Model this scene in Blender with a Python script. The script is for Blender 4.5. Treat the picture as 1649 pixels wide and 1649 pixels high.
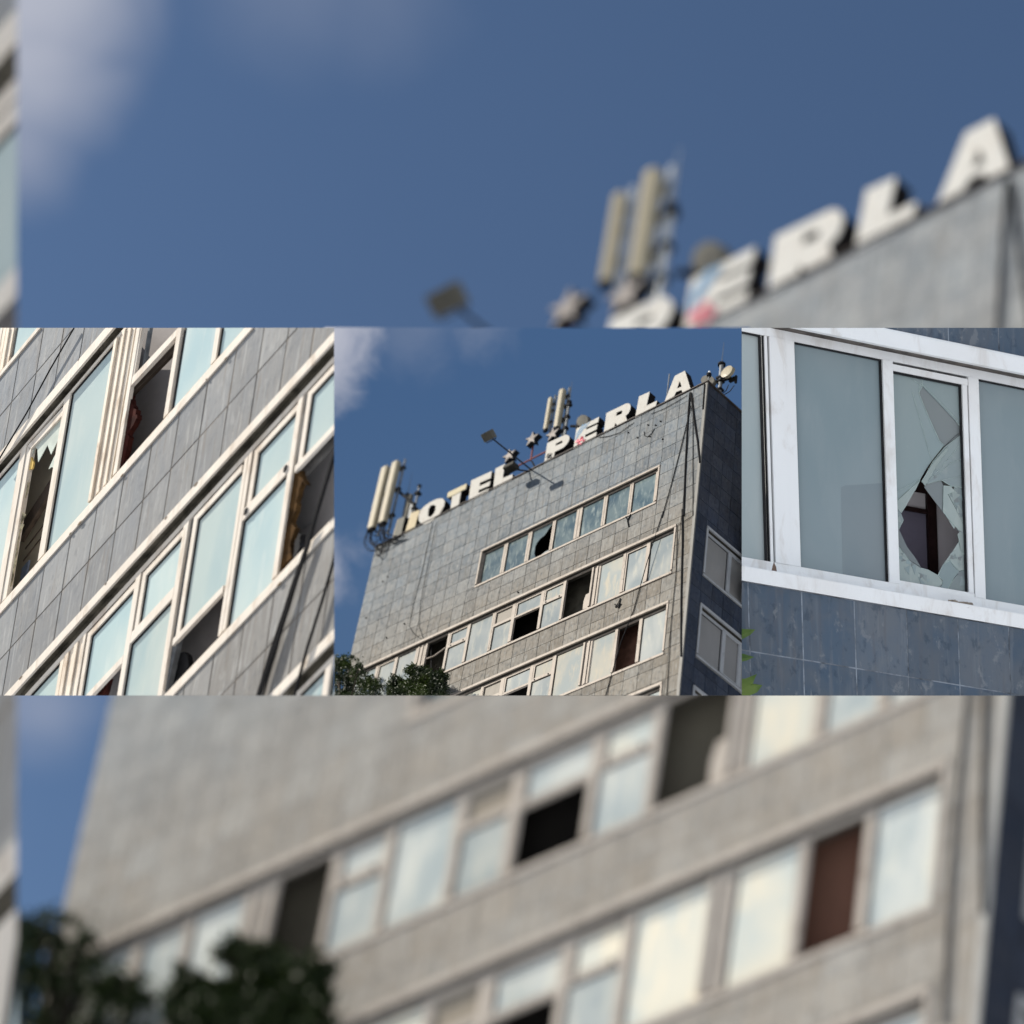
import bpy, bmesh, math, random
from mathutils import Vector, Matrix, noise as mnoise

# ------------------------------------------------------------------ axes
# The place was surveyed from the camera station: points are first written in
# station axes (x right, y up, z along the line of sight, metres) and turned
# into world metres by W().  World up is the vertical of the middle hotel.
UP = Vector((0.12526, 0.72112, 0.68139)).normalized()
EY = (Vector((0, 0, 1)) - UP * UP.z).normalized()
EX = EY.cross(UP).normalized()
CAM = Vector((0, 0, 1.6))
def W(p): return Vector((EX.dot(p), EY.dot(p), UP.dot(p))) + CAM
FPX, CPX = 3400.0, 824.5
def ray(px, py): return Vector(((px - CPX) / FPX, -(py - CPX) / FPX, 1.0))

sc = bpy.context.scene
col = sc.collection
for o in list(bpy.data.objects): bpy.data.objects.remove(o)

# ------------------------------------------------------------------ camera
camd = bpy.data.cameras.new('Camera')
cam = bpy.data.objects.new('Camera', camd); col.objects.link(cam)
cx, cy, cz = W(Vector((1, 0, 0))) - CAM, W(Vector((0, 1, 0))) - CAM, -(W(Vector((0, 0, 1))) - CAM)
cam.matrix_world = Matrix(((cx.x, cy.x, cz.x, CAM.x), (cx.y, cy.y, cz.y, CAM.y), (cx.z, cy.z, cz.z, CAM.z), (0, 0, 0, 1)))
camd.sensor_width = 36.0
camd.lens = 36.0 * FPX / 1649.0
camd.clip_start, camd.clip_end = 0.1, 3000
camd.dof.use_dof = True
camd.dof.focus_distance = 9.6
camd.dof.aperture_fstop = (camd.lens / 1000) / 0.091
camd.dof.aperture_blades = 0
sc.camera = cam

# ------------------------------------------------------------------ light
sun_dir = (EX * 0 + (W(Vector((-0.77, 0.57, 0.29))) - CAM)).normalized()
sd = bpy.data.lights.new('Sun', 'SUN'); sd.energy = 4.3; sd.angle = math.radians(0.53); sd.color = (1.0, 0.93, 0.82)
so = bpy.data.objects.new('Sun', sd); col.objects.link(so); so.location = (0, 0, 30)
so.rotation_euler = sun_dir.to_track_quat('Z', 'Y').to_euler()
sc.view_settings.view_transform = 'Standard'; sc.view_settings.look = 'None'
sc.view_settings.exposure = 0.85; sc.view_settings.gamma = 1; sc.view_settings.use_curve_mapping = False

world = bpy.data.worlds.new('World'); sc.world = world; world.use_nodes = True

class NT:
    """short hand for node trees"""
    def __init__(s, nt): s.nt = nt; s.n = nt.nodes; s.l = nt.links
    def node(s, t, **k):
        x = s.n.new(t)
        for a, b in k.items(): setattr(x, a, b)
        return x
    def set(s, sock, v):
        if isinstance(v, bpy.types.NodeSocket): s.l.new(v, sock)
        elif isinstance(v, (tuple, list, Vector)) and len(v) == 3 and sock.type == 'RGBA': sock.default_value = (*v, 1)
        else: sock.default_value = v
    def math(s, op, a, b=0.0, c=None, clamp=False):
        x = s.node('ShaderNodeMath', operation=op, use_clamp=clamp)
        s.set(x.inputs[0], a); s.set(x.inputs[1], b)
        if c is not None: s.set(x.inputs[2], c)
        return x.outputs[0]
    def vmath(s, op, a, b):
        x = s.node('ShaderNodeVectorMath', operation=op)
        s.set(x.inputs[0], a); s.set(x.inputs[1], b)
        return x.outputs[1] if op in ('DOT_PRODUCT', 'LENGTH', 'DISTANCE') else x.outputs[0]
    def mix(s, f, a, b, mode='MIX'):
        x = s.node('ShaderNodeMix', data_type='RGBA', blend_type=mode)
        s.set(x.inputs['Factor'], f); s.set(x.inputs['A'], a); s.set(x.inputs['B'], b)
        return [o for o in x.outputs if o.type == 'RGBA'][0]
    def noise(s, vec, scale, detail=3.0, rough=0.55, dist=0.0):
        m = s.node('ShaderNodeVectorMath', operation='MULTIPLY')
        s.set(m.inputs[0], vec); s.set(m.inputs[1], scale if isinstance(scale, tuple) else (scale,) * 3)
        x = s.node('ShaderNodeTexNoise')
        s.set(x.inputs['Vector'], m.outputs[0]); x.inputs['Scale'].default_value = 1
        x.inputs['Detail'].default_value = detail; x.inputs['Roughness'].default_value = rough; x.inputs['Distortion'].default_value = dist
        return x.outputs[0]
    def ramp(s, v, a, b, lo=0.0, hi=1.0):
        x = s.node('ShaderNodeMapRange', interpolation_type='SMOOTHSTEP')
        s.set(x.inputs['Value'], v); x.inputs['From Min'].default_value = a; x.inputs['From Max'].default_value = b
        x.inputs['To Min'].default_value = lo; x.inputs['To Max'].default_value = hi
        return x.outputs[0]
    def comb(s, a, b, c):
        x = s.node('ShaderNodeCombineXYZ'); s.set(x.inputs[0], a); s.set(x.inputs[1], b); s.set(x.inputs[2], c); return x.outputs[0]

SKY_BLUE = (0.060, 0.125, 0.258)
def build_world():
    t = NT(world.node_tree)
    sky = t.node('ShaderNodeTexSky', sky_type='NISHITA', sun_disc=False)
    sky.sun_elevation = math.asin(sun_dir.z); sky.sun_rotation = math.atan2(sun_dir.x, sun_dir.y)
    sky.altitude = 100; sky.air_density = 1.0; sky.dust_density = 0.25; sky.ozone_density = 3.0
    d = t.node('ShaderNodeTexCoord').outputs['Generated']
    el = t.node('ShaderNodeSeparateXYZ'); t.l.new(d, el.inputs[0])
    # bright clouds added out of view as fill light; blue gap ahead of camera
    n1 = t.noise(d, 2.6, 6, 0.6, 0.3)
    fwd = (W(ray(1150, 700)) - CAM).normalized()
    gap = t.ramp(t.vmath('DOT_PRODUCT', d, tuple(fwd)), 0.945, 0.80)
    field = t.math('MULTIPLY', t.ramp(n1, 0.47, 0.64), gap)
    n2 = t.noise(d, 22.0, 5, 0.6, 0.4)
    m = field
    for (px, py, r0, r1, w) in ((0, -60, 0.02, 0.088, 0.95), (40, 90, 0.0, 0.062, 0.86), (30, 230, 0.0, 0.040, 0.45), (470, -60, 0.0, 0.066, 0.17), (600, -20, 0.0, 0.055, 0.12), (70, 1140, 0.0, 0.036, 0.40)):
        c = (W(ray(px, py)) - CAM).normalized()
        dist = t.math('ADD', t.vmath('DISTANCE', d, tuple(c)), t.math('MULTIPLY', t.math('SUBTRACT', n2, 0.5), 0.03))
        m = t.math('MAXIMUM', m, t.ramp(dist, r1, r0, 0, w))
    cloud = t.mix(t.noise(d, 9.0, 4), (3.4, 3.7, 4.6), (5.2, 5.3, 5.9))
    thick = t.mix(t.noise(d, 5.0, 4), (6.6, 7.1, 8.4), (9.2, 9.5, 10.2))
    cl = t.mix(m, sky.outputs[0], cloud)
    cl = t.mix(field, cl, thick)
    bg = t.n['Background']; t.l.new(cl, bg.inputs[0]); bg.inputs[1].default_value = 0.0615
build_world()

# ------------------------------------------------------------------ frames
class Fr:
    """oblique survey frame: u, v lie in the wall face, w points out of it"""
    def __init__(s, O, du, dv, dw, sh=(0, 0), k=1.0, S=1.0):
        A = lambda q: Vector((q[0] * k, q[1] * k, q[2])) * S
        s.O, s.du, s.dv, s.dw, s.sh = A(O), A(du), A(dv), A(dw), sh
        s.k, s.S = k, S
        M = Matrix((W(s.du) - CAM, W(s.dv) - CAM, W(s.dw) - CAM)).transposed()
        s.dual = M.inverted()
    def P(s, u, v, w=0.0): return s.O + s.du * u + s.dv * v + s.dw * w
    def rec(s, u, v, w): return (u + w * s.sh[0], v + w * s.sh[1])
fC = dict(O=(0.92441176, 0.61441176, 10.0), du=(-0.73548474, -0.3593435, 0.5743992), dv=(0.12525912, 0.72111915, 0.68139367), dw=(-0.6901774, 0.5558478, -0.46334478))
fS = dict(O=fC['O'], du=(0.6901774, -0.5558478, 0.46334478), dv=fC['dv'], dw=(0.73548474, 0.3593435, -0.5743992))
fL = dict(O=(-0.75838235, 0.76367647, 9.0), du=(-0.65571694, -0.65727434, 0.37151815), dv=(0.13027182, 0.97991084, 0.1510099), dw=(-0.62669657, 0.19940536, -0.7533186))
fR = dict(O=(1.26482454, 0.77448315, 9.5), du=(0.95583544, -0.16661593, 0.24211101), dv=(-0.02488313, 0.99897349, 0.03785242), dw=(0.25234018, 0.04291449, -0.9666865))
KB, SB = 2.7854, 5.0

# ------------------------------------------------------------------ mesh helper
class MB:
    def __init__(s): s.v = []; s.f = []; s.sm = False
    def add(s, vs, fs):
        b = len(s.v); s.v += [Vector(p) for p in vs]; s.f += [tuple(b + i for i in f) for f in fs]; return s
    def box(s, F, u0, u1, v0, v1, w0, w1):
        c = [F.P(u, v, w) for w in (w0, w1) for v in (v0, v1) for u in (u0, u1)]
        return s.add(c, [(0, 2, 3, 1), (4, 5, 7, 6), (0, 1, 5, 4), (2, 6, 7, 3), (0, 4, 6, 2), (1, 3, 7, 5)])
    def tile(s, F, u0, u1, v0, v1, w0, w1, ch):
        """slab with chamfered front edge"""
        a = [F.P(u, v, w0) for u, v in ((u0, v0), (u1, v0), (u1, v1), (u0, v1))]
        b = [F.P(u, v, w1 - ch * .6) for u, v in ((u0, v0), (u1, v0), (u1, v1), (u0, v1))]
        c = [F.P(u, v, w1) for u, v in ((u0 + ch, v0 + ch), (u1 - ch, v0 + ch), (u1 - ch, v1 - ch), (u0 + ch, v1 - ch))]
        q = []
        for i in range(4):
            j = (i + 1) % 4; q += [(i, j, 4 + j, 4 + i), (4 + i, 4 + j, 8 + j, 8 + i)]
        return s.add(a + b + c, q + [(8, 9, 10, 11), (3, 2, 1, 0)])
    def prism(s, F, pts, w0, w1):
        n = len(pts)
        a = [F.P(u, v, w0) for u, v in pts]; b = [F.P(u, v, w1) for u, v in pts]
        return s.add(a + b, [tuple(range(n - 1, -1, -1)), tuple(range(n, 2 * n))] + [(i, (i + 1) % n, n + (i + 1) % n, n + i) for i in range(n)])
    def tube(s, pts, r, n=7, r2=None, ell=1.0):
        r2 = r if r2 is None else r2
        pts = [Vector(p) for p in pts]; rings = []; prev = None
        for i, p in enumerate(pts):
            d = (pts[min(i + 1, len(pts) - 1)] - pts[max(i - 1, 0)]).normalized()
            a = Vector((0, 0, 1)) if abs(d.z) < .9 else Vector((1, 0, 0))
            x = d.cross(a).normalized() if prev is None else (prev - d * prev.dot(d)).normalized()
            prev = x; y = d.cross(x).normalized(); rr = r + (r2 - r) * i / max(1, len(pts) - 1)
            rings.append([p + x * math.cos(6.28318 * k / n) * rr + y * math.sin(6.28318 * k / n) * rr * ell for k in range(n)])
        fs = []
        for i in range(len(pts) - 1):
            for k in range(n): fs.append((i * n + k, i * n + (k + 1) % n, (i + 1) * n + (k + 1) % n, (i + 1) * n + k))
        fs += [tuple(range(n - 1, -1, -1)), tuple((len(pts) - 1) * n + k for k in range(n))]
        return s.add([p for q in rings for p in q], fs)
    def disc(s, c, ax, ay, az, n=28, dome=0.0):
        """round dish: rim ellipse ax, ay; az = thickness vector"""
        c, ax, ay, az = Vector(c), Vector(ax), Vector(ay), Vector(az)
        r = []
        for (sc_, off) in ((1, 0), (1, 1), (.55, 1 + dome), (0.12, 1 + dome * 1.25)):
            r.append([c + ax * math.cos(6.28318 * k / n) * sc_ + ay * math.sin(6.28318 * k / n) * sc_ + az * off for k in range(n)])
        fs = [tuple(range(n - 1, -1, -1))]
        for i in range(3):
            for k in range(n): fs.append((i * n + k, i * n + (k + 1) % n, (i + 1) * n + (k + 1) % n, (i + 1) * n + k))
        fs.append(tuple(3 * n + k for k in range(n)))
        return s.add([p for q in r for p in q], fs)

def plane_x(px, keep_less):
    n = Vector((1, 0, -(px - CPX) / FPX)); return n if keep_less else -n
def plane_y(py, keep_above):
    n = Vector((0, -1, -(py - CPX) / FPX)); return n if keep_above else -n
CUT = {
    'mid': [plane_x(538, False), plane_x(1194.5, True), plane_y(528, False), plane_y(1120, True)],
    'left': [plane_x(538, True), plane_x(-240, False), plane_y(528, False), plane_y(1120, True)],
    'right': [plane_x(1194.5, False), plane_x(1860, True), plane_y(528, False), plane_y(1120, True)],
    'far': [], 'farleft': [plane_x(27, True), plane_x(-300, False)], 'none': []}
# outside side of a cut plane n: n . p > 0
ORIG = {}
BG_SKIP = [0]
def hidden_far(vs):
    xs = [CPX + FPX * p.x / p.z for p in vs]; ys = [CPX - FPX * p.y / p.z for p in vs]
    if max(xs) < -25 or min(xs) > 1674 or max(ys) < -25 or min(ys) > 1674: return True
    return min(ys) > 552 and max(ys) < 1096
def make(name, mb, mat, parent=None, cut='none', label=None, smooth=False, share=None, kind=None):
    if not mb.v: return None
    vs = mb.v
    if cut.startswith('far') and hidden_far(vs): BG_SKIP[0] += 1; return None
    pl = []
    for n in CUT[cut]:
        d = [n.dot(p) for p in vs]
        if min(d) >= 0: return None
        if max(d) > 1e-6: pl.append(n)
    me = bpy.data.meshes.new(name)
    bm = bmesh.new()
    for p in vs: bm.verts.new(p)
    bm.verts.ensure_lookup_table()
    for f in mb.f:
        try: bm.faces.new([bm.verts[i] for i in f])
        except ValueError: pass
    if mb.sm or smooth:
        for f in bm.faces: f.smooth = True
    for n in pl:
        r = bmesh.ops.bisect_plane(bm, geom=bm.verts[:] + bm.edges[:] + bm.faces[:], plane_co=(0, 0, 0), plane_no=n, clear_outer=True)
        ed = [e for e in r['geom_cut'] if isinstance(e, bmesh.types.BMEdge) and e.is_boundary]
        if ed:
            try: bmesh.ops.holes_fill(bm, edges=ed, sides=0)
            except Exception: pass
    if not bm.verts: bm.free(); return None
    for v in bm.verts: v.co = W(v.co)
    lo = Vector([min(v.co[i] for v in bm.verts) for i in range(3)]); hi = Vector([max(v.co[i] for v in bm.verts) for i in range(3)])
    org = (lo + hi) / 2
    for v in bm.verts: v.co -= org
    bmesh.ops.recalc_face_normals(bm, faces=bm.faces[:])
    bm.to_mesh(me); bm.free()
    me.materials.append(mat)
    o = bpy.data.objects.new(name, me); col.objects.link(o)
    place(o, org, parent)
    if label: o['label'] = label
    if kind: o['kind'] = kind
    return o
def place(o, org, parent):
    ORIG[o.name] = org.copy()
    if parent is not None:
        o.parent = parent; o.location = org - ORIG[parent.name]
    else: o.location = org
def thing(name, at, label, cat, group=None):
    o = bpy.data.objects.new(name, None); col.objects.link(o); o.empty_display_size = .1
    p = W(at); o.location = p; ORIG[o.name] = p.copy()
    o['label'] = label; o['category'] = cat
    if group: o['group'] = group
    return o
def tag(o, label, cat, group=None):
    if o is None: return
    o['label'] = label; o['category'] = cat
    if group: o['group'] = group
def drop_empty(o):
    if o.type == 'EMPTY' and not o.children: bpy.data.objects.remove(o); return None
    return o

# ------------------------------------------------------------------ materials
MC = {}
def bsdf(name):
    m = bpy.data.materials.new(name); m.use_nodes = True
    t = NT(m.node_tree); b = t.n['Principled BSDF']; return m, t, b
def fcoord(t, F):
    g = t.node('ShaderNodeNewGeometry').outputs['Position']
    q = t.vmath('SUBTRACT', g, tuple(W(F.O)))
    c = [t.vmath('DOT_PRODUCT', q, tuple(F.dual[i])) for i in range(3)]
    return t.comb(*c), c
def bump(t, b, h, strength, dist):
    x = t.node('ShaderNodeBump'); x.inputs['Strength'].default_value = strength; x.inputs['Distance'].default_value = dist
    t.set(x.inputs['Height'], h); t.l.new(x.outputs[0], b.inputs['Normal'])
def mul(c, k): return tuple(min(.9, x * k) for x in c)

def stone(name, F, pu, pv, c1, c2, pale, brown, warm=None, warm_v=(-.75, -.95), pale_amt=.5, brown_amt=.45, tone=.16, dist=.004, ou=0.0, ov=0.0, blotch=1.0, spec=.08, warp=.3):
    if name in MC: return MC[name]
    m, t, b = bsdf(name)
    v, c = fcoord(t, F)
    cell = t.comb(t.math('FLOOR', t.math('DIVIDE', t.math('SUBTRACT', c[0], ou), pu)), t.math('FLOOR', t.math('DIVIDE', t.math('SUBTRACT', c[1], ov), pv)), 0.0)
    wn = t.node('ShaderNodeTexWhiteNoise', noise_dimensions='3D'); t.l.new(cell, wn.inputs[0])
    s2 = t.node('ShaderNodeSeparateColor'); t.l.new(wn.outputs['Color'], s2.inputs[0])
    q = t.vmath('MULTIPLY', v, (1 / pu, 1 / pv, 1 / pu))
    jit = t.vmath('ADD', q, t.vmath('MULTIPLY', wn.outputs['Color'], (7.0, 7.0, 0)))
    base = t.mix(t.ramp(t.noise(jit, (1.5, 1.1, 1), 4, .6, .4), .3, .7), c1, c2)
    if warm:
        wf = t.ramp(t.math('ADD', c[1], t.math('MULTIPLY', t.noise(q, (.5, .5, 1), 3), .12)), warm_v[0], warm_v[1])
        base = t.mix(t.math('MULTIPLY', wf, t.ramp(s2.outputs[2], 0, 1, .82, 1.0)), base, warm)
    if warm:
        st3 = t.noise(q, (5.5, .35, 1), 5, .7, .2)
        base = t.mix(t.math('MULTIPLY', t.math('MULTIPLY', t.ramp(st3, .48, .66), wf), .45), base, mul(warm, .62))
    # each stone its own tone
    k = t.ramp(s2.outputs[0], 0, 1, 1 - tone, 1 + tone)
    base = t.mix(1.0, base, t.comb(k, k, k), 'MULTIPLY')
    base = t.mix(t.math('MULTIPLY', t.ramp(s2.outputs[1], .6, 1.0), .24), base, pale)
    # running water marks and bloom
    st = t.noise(t.vmath('ADD', q, t.vmath('MULTIPLY', wn.outputs['Color'], (3.0, .3, 0))), (9.0, .9, 1), 4, .62, .25)
    base = t.mix(t.math('MULTIPLY', t.ramp(st, .51, .67), pale_amt), base, pale)
    st2 = t.noise(q, (7.0, .6, 1), 4, .6, .6)
    base = t.mix(t.math('MULTIPLY', t.ramp(st2, .53, .70), brown_amt), base, brown)
    bl = t.noise(q, (4.5, 3.4, 1), 5, .65, warp)
    base = t.mix(t.math('MULTIPLY', t.ramp(bl, .54, .66), .5 * blotch), base, mul(c1, .62))
    base = t.mix(t.math('MULTIPLY', t.ramp(t.noise(q, (3.6, 2.6, 1), 6, .68, warp), .575, .66), .5 * blotch), base, pale)
    t.l.new(base, b.inputs['Base Color'])
    t.set(b.inputs['Roughness'], t.ramp(bl, .3, .8, .5, .72)); b.inputs['Specular IOR Level'].default_value = spec
    bump(t, b, t.noise(q, (6, 5, 2), 6, .6), .5, dist)
    MC[name] = m; return m
def paint(name, F, c, dirt, amt=.4, sc_=30.0, rough=.45, coarse=3.0):
    if name in MC: return MC[name]
    m, t, b = bsdf(name); v, cc = fcoord(t, F)
    n = t.noise(v, (sc_, sc_ * .35, sc_), 5, .65, .5)
    n2 = t.noise(v, (sc_ * .2, sc_ * .2, sc_ * .2), 3)
    base = t.mix(t.math('MULTIPLY', t.ramp(n, .5, .72), amt), c, dirt)
    base = t.mix(t.math('MULTIPLY', t.ramp(n2, .4, .75), amt * .45), base, mul(dirt, 1.2))
    sp = t.noise(v, (sc_ * 2.3,) * 3, 4, .7)
    base = t.mix(t.math('MULTIPLY', t.ramp(sp, .7, .78), amt * .9), base, mul(dirt, .45))
    t.l.new(base, b.inputs['Base Color']); b.inputs['Roughness'].default_value = rough; b.inputs['Specular IOR Level'].default_value = .1
    bump(t, b, n, .3, .15 / sc_)
    MC[name] = m; return m
def glass(name, F, c1, c2, c3, s1=(14, 9, 1), rough=.22, amt=.7, spec=.5, wave=0.0, edge=0.0):
    """obscured, dusty window glass: a pale film with painted reflection patches behind a glossy face"""
    if name in MC: return MC[name]
    m, t, b = bsdf(name); v, cc = fcoord(t, F)
    oi = t.node('ShaderNodeObjectInfo')
    v2 = t.vmath('ADD', v, t.comb(t.math('MULTIPLY', oi.outputs['Random'], 13.0), t.math('MULTIPLY', oi.outputs['Random'], 29.0), 0.0))
    n = t.noise(v2, s1, 3, .5, .4)
    base = t.mix(t.ramp(n, .34, .66), c1, c2)  # broad soft colour patches imitate uneven reflections
    n2 = t.noise(v2, (s1[0] * 5, s1[1] * 1.6, 1), 5, .65, .3)
    base = t.mix(t.math('MULTIPLY', t.ramp(n2, .48, .72), amt), base, c3)
    n3 = t.noise(v2, (s1[0] * 9, s1[1] * 9, 1), 3, .7)
    base = t.mix(t.math('MULTIPLY', t.ramp(n3, .70, .76), amt * .6), base, mul(c3, 1.3))
    k = t.ramp(oi.outputs['Random'], 0, 1, .9, 1.08)
    base = t.mix(1.0, base, t.comb(k, k, k), 'MULTIPLY')
    t.l.new(base, b.inputs['Base Color']); b.inputs['Roughness'].default_value = rough
    b.inputs['Specular IOR Level'].default_value = spec
    bump(t, b, t.noise(v2, (s1[0] * 1.1, s1[1] * 1.1, 1), 2), .25 + wave, .02 / s1[0])
    MC[name] = m; return m
def plain(name, c, rough=.6, metal=0.0, var=.25, sc_=20.0, spec=.12):
    if name in MC: return MC[name]
    m, t, b = bsdf(name)
    g = t.node('ShaderNodeNewGeometry').outputs['Position']
    n = t.noise(g, sc_, 5, .6, .3)
    base = t.mix(t.ramp(n, .3, .7), mul(c, 1 - var), mul(c, 1 + var))
    t.l.new(base, b.inputs['Base Color']); b.inputs['Roughness'].default_value = rough; b.inputs['Metallic'].default_value = metal
    b.inputs['Specular IOR Level'].default_value = spec
    bump(t, b, n, .2, .1 / sc_)
    MC[name] = m; return m
def letter_face(name, F, c, lines=True):
    if name in MC: return MC[name]
    m, t, b = bsdf(name); v, cc = fcoord(t, F)
    n = t.noise(v, (35, 35, 1), 4, .6)
    base = t.mix(t.math('MULTIPLY', t.ramp(n, .45, .75), .35), c, mul(c, .72))
    if lines:   # thin printed hairlines running aslant, worn away in places
        a = t.math('ADD', t.math('MULTIPLY', cc[0], 62.0), t.math('MULTIPLY', cc[1], 38.0))
        fr = t.math('FRACT', a)
        ln = t.math('MULTIPLY', t.ramp(fr, .90, .97), t.ramp(t.noise(v, (9, 9, 1), 2), .42, .58))
        base = t.mix(t.math('MULTIPLY', ln, .55), base, mul((.55, .65, .8), c[0] * .8))
    base = t.mix(t.math('MULTIPLY', t.ramp(t.noise(v, (70, 14, 1), 4, .65), .54, .72), .38), base, mul((.40, .27, .16), c[0] * 1.5))
    t.l.new(base, b.inputs['Base Color']); b.inputs['Roughness'].default_value = .6; b.inputs['Specular IOR Level'].default_value = .1
    MC[name] = m; return m
def leafmat(name, c1, c2):
    if name in MC: return MC[name]
    m, t, b = bsdf(name)
    g = t.node('ShaderNodeNewGeometry')
    n = t.noise(g.outputs['Position'], 9.0, 3)
    base = t.mix(t.ramp(n, .35, .65), c1, c2)
    t.l.new(base, b.inputs['Base Color']); b.inputs['Roughness'].default_value = .5
    b.inputs['Specular IOR Level'].default_value = .3
    tr = t.node('ShaderNodeBsdfTranslucent'); t.l.new(t.mix(1.0, base, (1.2, 1.5, .5), 'MULTIPLY'), tr.inputs[0])
    mx = t.node('ShaderNodeMixShader'); mx.inputs[0].default_value = .12
    t.l.new(b.outputs[0], mx.inputs[1]); t.l.new(tr.outputs[0], mx.inputs[2])
    t.l.new(mx.outputs[0], t.n['Material Output'].inputs[0])
    MC[name] = m; return m

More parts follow.
